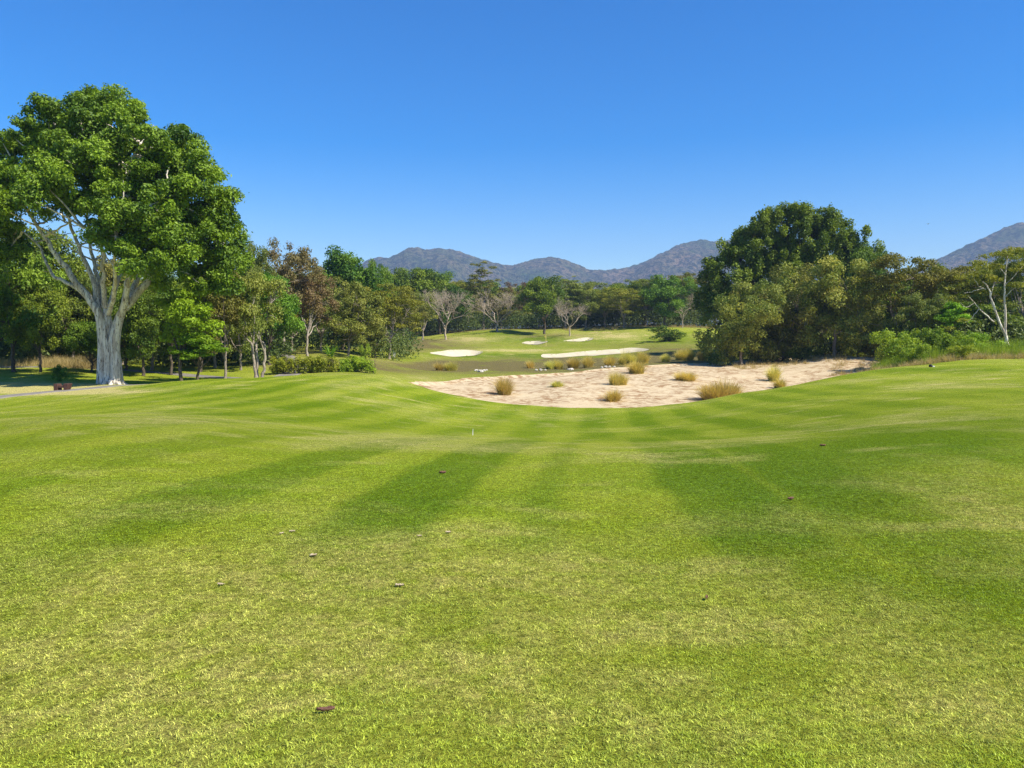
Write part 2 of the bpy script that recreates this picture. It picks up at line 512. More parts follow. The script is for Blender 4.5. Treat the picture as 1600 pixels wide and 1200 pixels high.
m, _, _ = new_mat('mown_turf')
g = NB(m.node_tree)
sep = g.node('ShaderNodeSeparateColor', {0: g.node('ShaderNodeAttribute', attribute_name='turf').outputs['Color']})
pos = g.node('ShaderNodeNewGeometry').outputs['Position']
col, nf, nm = turf_color(g, sep.outputs[0], sep.outputs[1], sep.outputs[2], g.node('ShaderNodeAttribute', attribute_name='mow').outputs['Fac'], pos)
thatch = g.node('ShaderNodeAttribute', attribute_name='thatch').outputs['Fac']
col = g.mix(thatch, col, g.mix(1.0, col, (0.85, 0.82, 0.70), 'MULTIPLY'))
bmp = g.node('ShaderNodeBump', {'Height': g.math('ADD', nf, g.math('MULTIPLY', nm, 1.5)), 'Strength': 0.9, 'Distance': 0.05})
p = g.node('ShaderNodeBsdfPrincipled', {'Base Color': col, 'Roughness': 0.9, 'Specular IOR Level': 0.04, 'Normal': bmp.outputs[0]})
g.out(p.outputs[0])
M['turf'] = m
thatch = 1 - sstep(7, 14, np.hypot(verts[:, 0], verts[:, 1]))
lawn_me = mesh_np('lawn', verts, [quads, tris], {'turf': turf, 'mow': mow, 'thatch': thatch}, smooth=True)
lawn = tag(link('lawn', lawn_me, M['turf']), 'rolling mown golf fairway and rough reaching to the treeline', kind='structure')

# ------------------------------------------------------------------ sand sheets
def sheet(poly, rings=40, lift=0.05, edge=0.8):
    c = poly.mean(0)
    k = np.linspace(0, 1, rings + 1)[1:] ** 0.8
    pts = c + (poly - c)[None] * k[:, None, None]
    x, y = pts[..., 0], pts[..., 1]
    s = signed_dist(poly, x, y)
    s[-1] = 0
    z = height(x, y) + 0.012 + lift * sstep(0, edge, s)
    n = len(poly)
    v = np.vstack([np.stack([x, y, z], -1).reshape(-1, 3), [[c[0], c[1], float(height(c[:1], c[1:])[0]) + lift]]])
    idx = np.arange(rings * n).reshape(rings, n)
    j = np.roll(idx, -1, 1)
    q = np.stack([idx[:-1], idx[1:], j[1:], j[:-1]], -1).reshape(-1, 4)
    t = np.stack([idx[0], j[0], np.full(n, rings * n)], -1)
    a = v[q[0]]
    if np.cross(a[1] - a[0], a[2] - a[0])[2] < 0:
        q, t = q[:, ::-1], t[:, ::-1]
    return v, [q, t]


m, _, _ = new_mat('waste_sand')
g = NB(m.node_tree)
pos = g.node('ShaderNodeNewGeometry').outputs['Position']
n1 = g.noise(pos, 0.22, 5, 0.65, 0.4)
n2 = g.noise(pos, 1.3, 5, 0.7, 0.3)
n3 = g.noise(pos, 14.0, 3, 0.6)
col = g.mix(g.ramp(n2, 0.3, 0.7), (0.56, 0.46, 0.285), (0.49, 0.37, 0.22))
weed = g.math('MULTIPLY', g.ramp(n1, 0.40, 0.54), g.ramp(n2, 0.46, 0.56), clamp=True)
col = g.mix(weed, col, g.mix(g.ramp(n3, 0.35, 0.65), (0.20, 0.13, 0.05), (0.36, 0.21, 0.11)))
bmp = g.node('ShaderNodeBump', {'Height': g.math('ADD', g.math('MULTIPLY', n2, 2.0), n3), 'Strength': 0.3, 'Distance': 0.05})
p = g.node('ShaderNodeBsdfPrincipled', {'Base Color': col, 'Roughness': 0.95, 'Specular IOR Level': 0.1, 'Normal': bmp.outputs[0]})
g.out(p.outputs[0])
M['waste'] = m
m, _, _ = new_mat('white_sand')
g = NB(m.node_tree)
pos = g.node('ShaderNodeNewGeometry').outputs['Position']
n1 = g.noise(pos, 0.5, 4, 0.6)
n2 = g.noise(pos, 6.0, 3, 0.6)
col = g.mix(g.ramp(n1, 0.3, 0.7), (0.53, 0.475, 0.34), (0.43, 0.375, 0.25))
bmp = g.node('ShaderNodeBump', {'Height': n2, 'Strength': 0.4, 'Distance': 0.05})
p = g.node('ShaderNodeBsdfPrincipled', {'Base Color': col, 'Roughness': 0.95, 'Specular IOR Level': 0.1, 'Normal': bmp.outputs[0]})
g.out(p.outputs[0])
M['white_sand'] = m
v, f = sheet(WASTE, 70, 0.06, 1.0)
tag(link('waste_sand', mesh_np('waste_sand', v, f, smooth=True), M['waste']), 'wide pinkish waste sand area with tufts beyond the fairway ridge', kind='structure')
trap_lab = {'left': 'white sand bunker on the left of the green, teardrop shaped', 'right': 'long white sand bunker in front of the green, largest of the white bunkers',
            'back': 'small white sand bunker directly beside the flagstick', 'far': 'thin sliver of white bunker behind the long one'}
for k, (poly, dep) in TRAPS.items():
    v, f = sheet(poly, 20, 0.06, 0.8)
    tag(link('sand_bunker', mesh_np('sand_bunker', v, f, smooth=True), M['white_sand']), trap_lab[k], kind='structure')

# cart paths
def strip(pts, width, n=90, lift=0.03):
    c = spline(np.array(pts), n, closed=False)
    t = np.gradient(c, axis=0)
    t /= np.linalg.norm(t, axis=1)[:, None]
    nrm = np.stack([t[:, 1], -t[:, 0]], -1)
    off = np.array([-0.5, -0.25, 0, 0.25, 0.5]) * width
    p = c[:, None] + nrm[:, None] * off[None, :, None]
    z = height(p[..., 0], p[..., 1]) + lift
    top = np.concatenate([p, z[..., None]], -1)
    top[:, 0, 2] -= 0.0
    k = len(off)
    v = top.reshape(-1, 3)
    idx = np.arange(n * k).reshape(n, k)
    q = np.stack([idx[:-1, :-1], idx[1:, :-1], idx[1:, 1:], idx[:-1, 1:]], -1).reshape(-1, 4)
    # kerb edges down into the soil
    e = []
    vv = [v]
    base = len(v)
    for col in (0, k - 1):
        low = v[idx[:, col]].copy()
        low[:, 2] -= 0.12
        vv.append(low)
        ids = base + np.arange(n)
        base += n
        e.append(np.stack([idx[:-1, col], idx[1:, col], ids[1:], ids[:-1]], -1))
    q = np.vstack([q] + e)
    a = v[q[0]]
    if np.cross(a[1] - a[0], a[2] - a[0])[2] < 0: q = q[:, ::-1]
    return np.vstack(vv), [q]


M['path'] = plain_mat('path_concrete', (0.17, 0.155, 0.13), (0.24, 0.215, 0.175), 3.0, 0.9)
pts = [at(-260, 640, 36)[:2], at(-60, 628, 42.5)[:2], at(0, 622, 45)[:2], at(70, 614.5, 47.5)[:2], at(140, 607, 50)[:2], at(240, 600, 56)[:2], at(340, 592, 62)[:2], at(420, 588, 68)[:2], at(470, 575, 84)[:2], at(440, 560, 100)[:2]]
v, f = strip(pts, 2.2)
tag(link('cart_path', mesh_np('cart_path', v, f, smooth=True), M['path']), 'grey cart path curving below the big pale tree', kind='structure')
pts = [at(-120, 577, 78)[:2], at(60, 577, 78)[:2], at(210, 577, 77)[:2], at(300, 583, 74)[:2], at(380, 588, 70)[:2]]
v, f = strip(pts, 1.8)
tag(link('cart_path', mesh_np('cart_path', v, f, smooth=True), M['path']), 'shaded path strip behind the big pale tree', kind='structure')

# ------------------------------------------------------------------ hills far off
def hills(name, peaks, d0, depth, mat, label, foot=0.9, seed=0):
    """peaks: (photo x, photo y, half width px, steepness); a ridge d0 metres away"""
    xs = np.linspace(-700, 2300, 1100)
    pk = np.array(peaks, float)
    ridge = (HORIZON - np.interp(xs, pk[:, 0], pk[:, 1])) / F_PX * d0
    sm = np.exp(-np.linspace(-2, 2, 9) ** 2)
    ridge = np.convolve(np.pad(ridge, 4, 'edge'), sm / sm.sum(), 'valid')
    ts = np.linspace(-1, 1, 90)
    X = (xs[:, None] - 800) / F_PX * (d0 + ts[None] * depth)
    Y = d0 + ts[None] * depth + 0 * X
    spur = fbm(X / 260 + seed, Y / 260, 5, 0.55)
    prof = np.clip(1 - np.abs(ts[None] + 0.0) ** 1.25, 0, 1)
    Z = ridge[:, None] * np.clip(prof + spur * 0.42 * (1 - prof) ** 0.5 * np.minimum(1, prof * 3), 0, 1.3)
    Z = Z + (fbm(X / 14, Y / 14 + seed, 2) * 7 + fbm(X / 90, Y / 90, 3) * 8) * np.minimum(1, Z / 40)
    Z = Z - 3
    a, b = Z.shape
    idx = np.arange(a * b).reshape(a, b)
    q = np.stack([idx[:-1, :-1], idx[1:, :-1], idx[1:, 1:], idx[:-1, 1:]], -1).reshape(-1, 4)
    return tag(link(name, mesh_np(name, np.stack([X, Y, Z], -1).reshape(-1, 3), [q], smooth=True), mat), label, kind='structure')


m, _, _ = new_mat('hill_forest')
g = NB(m.node_tree)
pos = g.node('ShaderNodeNewGeometry').outputs['Position']
n1 = g.noise(pos, 0.006, 5, 0.6)
n2 = g.noise(pos, 0.06, 5, 0.7)
n3 = g.noise(pos, 0.022, 4, 0.6)
col = g.mix(g.ramp(n1, 0.35, 0.65), (0.060, 0.095, 0.025), (0.240, 0.165, 0.100))
col = g.mix(g.ramp(n2, 0.44, 0.58), col, (0.012, 0.020, 0.008))
col = g.mix(g.ramp(n3, 0.66, 0.74), col, (0.33, 0.27, 0.20))
bmp = g.node('ShaderNodeBump', {'Height': n2, 'Strength': 1.0, 'Distance': 26.0})
p = g.node('ShaderNodeBsdfPrincipled', {'Base Color': col, 'Roughness': 1.0, 'Specular IOR Level': 0.0, 'Normal': bmp.outputs[0]})
g.out(p.outputs[0])
M['hill'] = m
hills('hills', [(-700, 500), (100, 470), (400, 450), (520, 425), (560, 415), (576, 405), (598, 402), (612, 405), (630, 394), (652, 388), (666, 391), (683, 387), (710, 391), (740, 401), (766, 408), (797, 416), (816, 408), (840, 402),
                (862, 400), (882, 404), (900, 412), (918, 421), (945, 421), (975, 418), (1000, 409), (1030, 394), (1060, 381), (1093, 372), (1116, 376), (1136, 374), (1170, 379), (1230, 392), (1320, 420), (1400, 460), (2300, 500)],
      3300, 900, M['hill'], 'hazy blue brown hills beyond the treeline', seed=3)
hills('hills', [(-700, 519), (1200, 519), (1380, 440), (1430, 414), (1455, 404), (1480, 392), (1510, 379), (1540, 364), (1566, 351), (1583, 345), (1602, 347), (1640, 352), (1720, 370), (1850, 420), (2300, 519)],
      2900, 700, M['hill'], 'steeper hazy hill at the right edge of the view', seed=11)

# ------------------------------------------------------------------ tree building
class Wood:
    def __init__(s):
        s.v, s.q, s.n = [], [], 0

    def tube(s, pts, radii, sides=6, flute=0.0, seed=0):
        pts, radii = np.asarray(pts, float), np.asarray(radii, float)
        n = len(pts)
        t = np.gradient(pts, axis=0)
        t /= np.linalg.norm(t, axis=1)[:, None] + 1e-9
        ref = np.array([1.0, 0.2, 0.1]) if abs(t[0, 2]) > 0.7 else np.array([0, 0, 1.0])
        a = np.cross(t, ref); a /= np.linalg.norm(a, axis=1)[:, None] + 1e-9
        b = np.cross(t, a)
        th = np.linspace(0, 2 * math.pi, sides, endpoint=False)
        rr = radii[:, None] * np.ones(sides)
        if flute:
            h = np.linspace(0, 1, n)[:, None]
            rr = rr * (1 + flute * (0.6 * np.sin(3 * th + seed + 1.5 * h) + 0.4 * np.sin(5 * th + 2 * seed - 1.2 * h) + 0.25 * np.sin(9 * th + 3 * h + seed)) * (1 - 0.4 * h))
        p = pts[:, None] + rr[..., None] * (np.cos(th)[None, :, None] * a[:, None] + np.sin(th)[None, :, None] * b[:, None])
        idx = s.n + np.arange(n * sides).reshape(n, sides)
        j = np.roll(idx, -1, 1)
        s.v.append(p.reshape(-1, 3))
        s.q.append(np.stack([idx[:-1], j[:-1], j[1:], idx[1:]], -1).reshape(-1, 4))
        s.n += n * sides

    def mesh(s, name):
        return mesh_np(name, np.vstack(s.v), [np.vstack(s.q)], smooth=True)


def bezier(p0, p1, p2, n):
    t = np.linspace(0, 1, n)[:, None]
    return (1 - t) ** 2 * np.asarray(p0) + 2 * t * (1 - t) * np.asarray(p1) + t ** 2 * np.asarray(p2)


def wobble(rng, pts, a):
    pts = np.array(pts, float)
    n = len(pts)
    k = rng.normal(0, a, (n, 3)) * np.sin(np.linspace(0, math.pi, n))[:, None]
    return pts + k


def leaves(rng, centers, radii, per, size, up=0.5, shell=0.45, aspect=0.55, droop=0.0, ctint=0.35):
    """leaf blades spread through clumps: one pointed quad each"""
    centers, radii = np.asarray(centers, float), np.asarray(radii, float)
    m = len(centers)
    w = radii.prod(1) ** (2 / 3)
    cnt = np.maximum(4, (per * m * w / w.sum())).astype(int)
    ci = np.repeat(np.arange(m), cnt)
    n = len(ci)
    d = rng.normal(size=(n, 3))
    d[:, 2] = d[:, 2] + 0.25
    d /= np.linalg.norm(d, axis=1)[:, None]
    fac = shell + (1 - shell) * rng.rand(n) ** 0.7
    fac *= 1 + 0.22 * rng.normal(size=n) * (rng.rand(n) < 0.3)
    pos = centers[ci] + d * radii[ci] * fac[:, None]
    pos[:, 2] -= droop * rng.rand(n) ** 2
    nrm = 0.55 * d + np.array([0, 0, up]) + 0.55 * rng.normal(size=(n, 3))
    nrm /= np.linalg.norm(nrm, axis=1)[:, None]
    a = np.cross(nrm, rng.normal(size=(n, 3)))
    a /= np.linalg.norm(a, axis=1)[:, None]
    b = np.cross(nrm, a)
    s = size * (0.65 + 0.7 * rng.rand(n))[:, None]
    v = np.stack([pos - a * s * 0.5, pos + b * s * aspect * 0.5 - a * s * 0.08 + nrm * s * 0.06, pos + a * s * 0.5 - nrm * s * 0.05, pos - b * s * aspect * 0.5 - a * s * 0.08 + nrm * s * 0.06], 1)
    t = np.clip(0.5 + ctint * rng.normal(size=m)[ci] * 0.7 + 0.22 * rng.normal(size=n), 0, 1)
    return v.reshape(-1, 3), np.arange(4 * n).reshape(n, 4), np.repeat(t, 4)


def leaf_mesh(name, *args, **kw):
    v, q, t = leaves(*args, **kw)
    return mesh_np(name, v, [q], {'tint': t})


def clumps_in(rng, blobs_, n, inner=0.55, cr=(0.8, 1.4), flat=0.65):
    bl = np.asarray(blobs_, float)
    w = (bl[:, 3] * bl[:, 4] * bl[:, 5]) ** (2 / 3)
    bi = rng.choice(len(bl), n, p=w / w.sum())
    d = rng.normal(size=(n, 3))
    d[:, 2] += 0.2
    d /= np.linalg.norm(d, axis=1)[:, None]
    f = inner + (1 - inner) * rng.rand(n) ** 0.6
    c = bl[bi, :3] + d * bl[bi, 3:] * f[:, None]
    r = cr[0] + (cr[1] - cr[0]) * rng.rand(n)
    return c, np.stack([r, r, r * flat], -1)


def tree_wood(rng, H, split, rad, clump_c, limbs=6, twigs=40, lean=0.0, stems=1, spread=0.6):
    wd = Wood()
    cc = np.asarray(clump_c)
    mid = cc.mean(0)
    nodes = []
    for s in range(stems):
        off = np.array([0, 0, 0]) if stems == 1 else np.array([math.cos(s * 2.4 + 1), math.sin(s * 2.4 + 1), 0]) * rad * 1.0
        top = np.array([lean * H * 0.1, 0, split]) + off * (1 + 1.5 * (stems > 1)) + rng.normal(0, 0.15, 3) * np.array([1, 1, 0.5]) * split * 0.2
        tr = wobble(rng, bezier(off - [0, 0, 0.3], off + [rng.normal(0, .2), rng.normal(0, .2), split * 0.5], top, 9), rad * 0.3)
        r0 = rad / math.sqrt(stems)
        rr = np.linspace(r0 * 1.0, r0 * 0.72, 9)
        rr[0] *= 1.5; rr[1] *= 1.15
        wd.tube(tr, rr, 10, 0.1, rng.rand() * 6)
        # main limbs from this stem
        for k in range(max(2, limbs // stems)):
            e = cc[rng.randint(len(cc))]
            e = mid + (e - mid) * (0.55 + 0.3 * rng.rand())
            e[2] = max(e[2], split + 0.1 * H)
            st = tr[-1 - rng.randint(0, 3)]
            ctrl = st * 0.5 + e * 0.5 + np.array([(e - st)[0] * 0.22, (e - st)[1] * 0.22, -0.05 * H * rng.rand()])
            lp = wobble(rng, bezier(st, ctrl, e, 9), 0.012 * H)
            wd.tube(lp, np.linspace(r0 * 0.52, r0 * 0.12, 9), 6)
            nodes.append(lp[2:])
    nd = np.vstack(nodes)
    for i in rng.choice(len(cc), min(twigs, len(cc)), replace=False):
        e = cc[i]
        j = np.argmin(((nd - e) ** 2).sum(1) + 1.5 * np.maximum(0, nd[:, 2] - e[2]) ** 2)
        st = nd[j]
        lp = wobble(rng, bezier(st, (st + e) / 2 + rng.normal(0, 0.03, 3) * H, e, 6), 0.008 * H)
        wd.tube(lp, np.linspace(rad * 0.16, rad * 0.035, 6), 4)
    return wd


def bare_wood(rng, H, W, rad, split, levels=5, upb=0.25, stems=5, spread=0.9):
    """leafless spreading tree"""
    wd = Wood()
    tr = wobble(rng, bezier((0, 0, -0.3), (rng.normal(0, .1), 0, split * 0.5), (rng.normal(0, .15), rng.normal(0, .15), split), 7), rad * 0.3)
    rr = np.linspace(rad, rad * 0.75, 7); rr[0] *= 1.4
    wd.tube(tr, rr, 9, 0.1, rng.rand() * 5)
    ext = max(H - split, 0.1)

    def grow(p, d, ln, r, lev):
        n = 5 if lev > 1 else 4
        e = p + d * ln
        bend = rng.normal(0, 0.12, 3) * ln
        pts = wobble(rng, bezier(p, (p + e) / 2 + bend, e, n), ln * 0.03)
        wd.tube(pts, np.linspace(r, r * 0.55, n), 6 if r > rad * 0.3 else (4 if r > rad * 0.1 else 3))
        if lev <= 0: return
        kids = 2 + (rng.rand() < (0.75 if lev > 1 else 0.9))
        for k in range(kids):
            nd = d + rng.normal(0, 0.48, 3) * np.array([1, 1, 0.65]) + np.array([0, 0, upb * 0.4])
            nd /= np.linalg.norm(nd)
            st = pts[-1] if k < 2 else pts[-2]
            grow(st, nd, ln * (0.62 + 0.2 * rng.rand()), r * (0.62 if k else 0.72), lev - 1)
    for s in range(stems):
        a = s * 2 * math.pi / stems + rng.rand() * 0.8
        d = np.array([math.cos(a) * spread, math.sin(a) * spread, 0.75 + 0.4 * rng.rand()])
        d /= np.linalg.norm(d)
        grow(tr[-1 - rng.randint(0, 2)], d, ext * 0.36, rad * 0.55, levels)
    v = np.vstack(wd.v)
    top = np.percentile(v[:, 2], 99.7)
    half = np.percentile(np.abs(v[:, :2]), 99)
    low = v[:, 2] < split
    for arr in wd.v:
        s = np.clip((arr[:, 2] - split * 0.8) / max(top - split * 0.8, .01), 0, None)
        arr[:, 2] = np.where(arr[:, 2] > split * 0.8, split * 0.8 + s * (H - split * 0.8), arr[:, 2])
        k = W / 2 / half
        blend = np.clip((arr[:, 2] - split * 0.5) / (H * 0.2), 0, 1)[:, None]
        arr[:, :2] = arr[:, :2] * (1 + (k - 1) * blend)
    return wd


KIND = {}          # kind -> list of (trunk mesh, crown mesh or None, H, W)


def add_kind(kind, H, W, wd, crown, wood_mat, leaf):
    tm = wd.mesh('trunk')
    tm.materials.append(M[wood_mat])
    if crown is not None and leaf:
        crown.materials.append(M[leaf])
    KIND.setdefault(kind, []).append((tm, crown, H, W))


def gen_round(kind, seed, n=4, H=12.0, W=10.0, base=0.28, leaf='leaf_dense', wood='bark_dark', nl=15000, size=0.36, clumps=90, cr=(0.8, 1.5), flat=0.7, split=0.3,
              rad=0.26, inner=0.5, up=0.5, shell=0.35, stems=1, limbs=6, twigs=45, jag=0.25, nb=7):
    for k in range(n):
        rng = np.random.RandomState(seed + k)
        bl = []
        cz, rz = H * (base + 1) / 2, H * (1 - base) / 2
        for b in range(nb):
            a = rng.rand() * 6.28
            r = W * 0.5 * (0.25 + 0.35 * rng.rand())
            z = cz + rz * (rng.rand() * 1.3 - 0.62)
            taper = math.sqrt(max(0.1, 1 - ((z - cz) / rz) ** 2))
            br = W * 0.5 * (0.34 + jag * rng.rand())
            bl.append((math.cos(a) * r * taper, math.sin(a) * r * taper, z, br, br, br * 0.78))
        bl.append((0, 0, cz + rz * 0.25, W * 0.33, W * 0.33, rz * 0.72))
        c, r = clumps_in(rng, bl, clumps, inner, cr, flat)
        s = H / (c[:, 2] + r[:, 2]).max()
        c[:, 2] *= s
        hw = np.percentile(np.abs(c[:, :2]).max(1) + r[:, 0] * 0.7, 96)
        c[:, :2] *= W / 2 / hw
        crown = leaf_mesh('crown', rng, c, r, nl / clumps, size, up=up, shell=shell)
        wd = tree_wood(rng, H, H * split, rad, c, limbs, twigs, stems=stems)
        add_kind(kind, H, W, wd, crown, wood, leaf)


def gen_flat(kind, seed, n=4, H=12.0, W=13.0, leaf='leaf_acacia', wood='bark_grey', nl=13000, size=0.32, clumps=80, rad=0.24):
    """umbrella shaped tree with thin layered plates of leaves"""
    for k in range(n):
        rng = np.random.RandomState(seed + k)
        c = np.zeros((clumps, 3))
        a = rng.rand(clumps) * 6.28
        r = W * 0.5 * np.sqrt(rng.rand(clumps)) * 0.88
        lay = rng.choice([0.52, 0.66, 0.80, 0.93], clumps, p=[0.16, 0.24, 0.32, 0.28]) + rng.normal(0, 0.03, clumps)
        c[:, 0], c[:, 1] = np.cos(a) * r, np.sin(a) * r
        c[:, 2] = H * (lay - 0.16 * (r / (W * 0.5)) ** 2)
        rr = 0.9 + 0.9 * rng.rand(clumps)
        rad3 = np.stack([rr, rr, rr * 0.33], -1)
        crown = leaf_mesh('crown', rng, c, rad3, nl / clumps, size, up=0.9, shell=0.2)
        wd = tree_wood(rng, H, H * 0.28, rad, c, 8, 60)
        add_kind(kind, H, W, wd, crown, wood, leaf)


gen_round('dense', 100, 6, nl=20000, W=11, base=0.16, clumps=110, cr=(0.7, 1.5), size=0.33, split=0.24)
gen_round('olive', 200, 5, nl=15000, W=11, base=0.18, split=0.25, leaf='leaf_olive', wood='bark_grey', clumps=80, cr=(0.7, 1.3), size=0.30, inner=0.4, shell=0.2, rad=0.22, limbs=8, twigs=70)
gen_round('rusty', 300, 3, nl=12000, base=0.22, leaf='leaf_rust', wood='bark_pale', clumps=80, cr=(0.6, 1.2), size=0.27, inner=0.4, shell=0.1, rad=0.2, limbs=8, twigs=75)
gen_round('stemmed', 340, 2, H=10, W=7, base=0.36, nl=6500, leaf='leaf_olive', wood='bark_pale', clumps=55, cr=(0.5, 1.1), size=0.26, inner=0.4, shell=0.1, rad=0.30, split=0.34, stems=3, limbs=8, twigs=50)
gen_flat('acacia', 400, 5)
gen_round('bright', 500, 2, H=8, W=5.5, base=0.2, nl=11000, leaf='leaf_bright', clumps=60, cr=(0.5, 1.0), size=0.26, flat=0.4, up=0.8, rad=0.16)
gen_round('vine', 600, 4, H=12, W=14, base=-0.05, nl=34000, leaf='leaf_vine', wood='bark_grey', clumps=170, cr=(0.7, 1.5), size=0.30, flat=0.7, shell=0.3, jag=0.2, nb=12, twigs=110, inner=0.6)
gen_round('feathery', 700, 2, H=15, W=8, base=0.3, nl=5500, leaf='leaf_olive', wood='bark_grey', clumps=60, cr=(0.5, 1.1), flat=0.35, size=0.3, inner=0.3, up=0.8, split=0.4, twigs=55)
gen_round('shrub', 800, 4, H=2.4, W=3.2, base=0.0, nl=3600, leaf='leaf_shrub', clumps=40, cr=(0.25, 0.5), size=0.15, flat=0.85, rad=0.04, split=0.15, jag=0.2, limbs=7, twigs=30)
gen_round('dark_shrub', 850, 3, H=2.4, W=3.2, base=0.0, nl=3600, leaf='leaf_dense', clumps=40, cr=(0.25, 0.5), size=0.16, flat=0.85, rad=0.05, split=0.15, jag=0.2, limbs=7, twigs=30)
for k in range(4):
    rng = np.random.RandomState(900 + k)
    add_kind('bare', 11, 11, bare_wood(rng, 11, 11, 0.21, 2.6, levels=6, stems=5, spread=0.8 + 0.15 * k), None, 'bark_bare', None)

_used = {}


def add_tree(name, px, d, top, wpx, kind, label, cat='tree', group=None, variant=None, rz=None, base_py=None):
    """a tree standing on the ground at photo column px, d metres ahead; top = photo y of its top"""
    b = ground(px, d)
    t = at(px, top, d)
    h = t[2] - b[2]
    wm = wpx / F_PX * d
    vs_ = KIND[kind]
    i = _used.get(kind, 0)
    _used[kind] = i + 1
    tm, cm, H, W = vs_[(i if variant is None else variant) % len(vs_)]
    rz = random.uniform(0, 6.28) if rz is None else rz
    sx_ = wm / W
    root = empty(name, (b[0], b[1], b[2] - 0.05), rz, (sx_, sx_, h / H))
    tag(root, label, cat, group)
    t_ = bpy.data.objects.new('trunk', tm); C.objects.link(t_); t_.parent = root
    if cm is not None:
        c_ = bpy.data.objects.new('crown', cm); C.objects.link(c_); c_.parent = root
    return root


# ------------------------------------------------------------------ the big pale tree on the left
BD = 57.0
bb = ground(172, BD)
root = empty('ficus_tree', bb)
tag(root, 'huge broad green tree with a thick pale fluted trunk beside the path', 'tree')


def bt(px, py, dy=0.0):
    p_ = at(px, py, BD + dy)
    return p_ - bb


def btl(seq):
    return np.array([bt(*s) for s in seq])


rng = np.random.RandomState(42)
wd = Wood()
for pts, r0, r1, sd_ in (
        ([(165, 607), (163, 575), (162, 540), (158, 505), (152, 482)], 0.52, 0.25, 1.0),
        ([(181, 607), (180, 575), (178, 540), (184, 505), (193, 482)], 0.50, 0.25, 3.1),
        ([(173, 607, 0.5), (172, 570, 0.5), (170, 530, 0.4), (168, 500, 0.3), (164, 475, 0.4)], 0.50, 0.20, 4.6)):
    P_ = spline(btl([p + (0,) * (3 - len(p)) for p in pts]), 26, closed=False)
    rr = np.linspace(r0, r1, 26) * (1 + 0.30 * np.exp(-np.linspace(0, 9, 26)))
    wd.tube(P_, rr, 30, 0.17, sd_)
for k in range(9):       # surface roots
    a = k * 0.7 + 0.2
    st = np.array([0.0, 0, 0.22]) + np.array([math.cos(a), math.sin(a), 0]) * 0.6
    e = np.array([math.cos(a), math.sin(a), 0]) * (1.25 + 0.5 * rng.rand()) + [0, 0, -0.3]
    wd.tube(bezier(st, (st + e) / 2 + [0, 0, -0.25], e, 6), np.linspace(0.20, 0.05, 6), 7)
tm = wd.mesh('trunk'); tm.materials.append(M['bark_white'])
link('trunk', tm, parent=root)
LIMBS = [
    ([(152, 486), (136, 462), (112, 432), (84, 392), (58, 352), (34, 316)], 0.44),
    ([(148, 478, .4), (122, 452, .8), (96, 438, 1.4), (80, 425, 1.8), (56, 380, 2.6), (20, 350, 3.5)], 0.27),
    ([(154, 484, .3), (146, 440, .6), (128, 395, .9), (110, 352, 1.2), (100, 300, 1.4)], 0.33),
    ([(156, 480, .8), (152, 430, 1.6), (140, 380, 2.6), (135, 320, 3.2)], 0.30),
    ([(164, 480, .2), (162, 440, -.4), (160, 400, -.8), (156, 350, -1.2), (150, 270, -1.5)], 0.30),
    ([(186, 498), (196, 466, -.5), (200, 430, -1), (204, 392, -1.4), (204, 330, -2), (196, 260, -2)], 0.40),
    ([(194, 482), (218, 455, .4), (238, 430, .8), (262, 408, 1), (292, 396, 1.4), (330, 372, 2)], 0.46),
    ([(192, 482, .4), (214, 440, 1.6), (230, 395, 2.6), (250, 340, 3.4), (270, 280, 4)], 0.36),
    ([(170, 485, .8), (186, 430, 2.6), (206, 370, 4.2), (215, 300, 5)], 0.34),
    ([(170, 490, -.4), (180, 450, -2), (178, 400, -3.6), (190, 330, -5)], 0.28),
]
limb_pts = []
for pts, r0 in LIMBS:
    r0 *= 0.68
    lw = Wood()
    P_ = wobble(rng, spline(btl([p + (0,) * (3 - len(p)) for p in pts]), 22, closed=False), 0.05)
    lw.tube(P_, np.linspace(r0, r0 * 0.28, 22), 10, 0.08, rng.rand() * 6)
    limb_pts.append(P_[5:])
    tips = P_[9:]
    for k in range(4):
        st = tips[rng.randint(len(tips))]
        dr = rng.normal(size=3); dr[2] = abs(dr[2]) * 0.9 + 0.3; dr /= np.linalg.norm(dr)
        e = st + dr * (2.2 + 2 * rng.rand())
        q_ = wobble(rng, bezier(st, st + (e - st) * 0.5 + [0, 0, -0.2], e, 8), 0.06)
        lw.tube(q_, np.linspace(r0 * 0.34, r0 * 0.1, 8), 6)
        limb_pts.append(q_)
    lm = lw.mesh('limb'); lm.materials.append(M['bark_white'])
    link('limb', lm, parent=root)
mp_ = BD / F_PX
BL = [(115, 208, 82, 60, 0), (205, 235, 95, 72, -1), (40, 262, 80, 64, 1), (290, 300, 72, 82, 0), (150, 275, 110, 62, -2.5), (312, 392, 72, 72, 1), (215, 330, 80, 50, -3.5), (230, 395, 42, 34, -4.5),
      (-25, 318, 62, 66, 0), (345, 385, 42, 52, 2), (255, 370, 60, 60, -3), (60, 320, 70, 26, -3.5), (170, 180, 60, 42, 2), (100, 250, 90, 60, 4), (230, 290, 90, 70, 5), (320, 300, 40, 55, -2), (272, 425, 42, 30, 3), (190, 372, 46, 26, -4),
      (-60, 280, 60, 70, 2), (0, 380, 40, 40, 4), (355, 422, 40, 36, 2.5)]
blw = []
for (px_, py_, rx_, ry_, dy_) in BL:
    c_ = bt(px_, py_, dy_)
    blw.append((c_[0], c_[1], c_[2], rx_ * mp_, max(rx_, 60) * mp_ * 0.85, ry_ * mp_))
c_, r_ = clumps_in(rng, blw, 900, 0.45, (0.4, 1.15), 0.7)
_o = rng.rand(900) < 0.22                       # sprigs that stick out of the outline
_m = c_.mean(0)
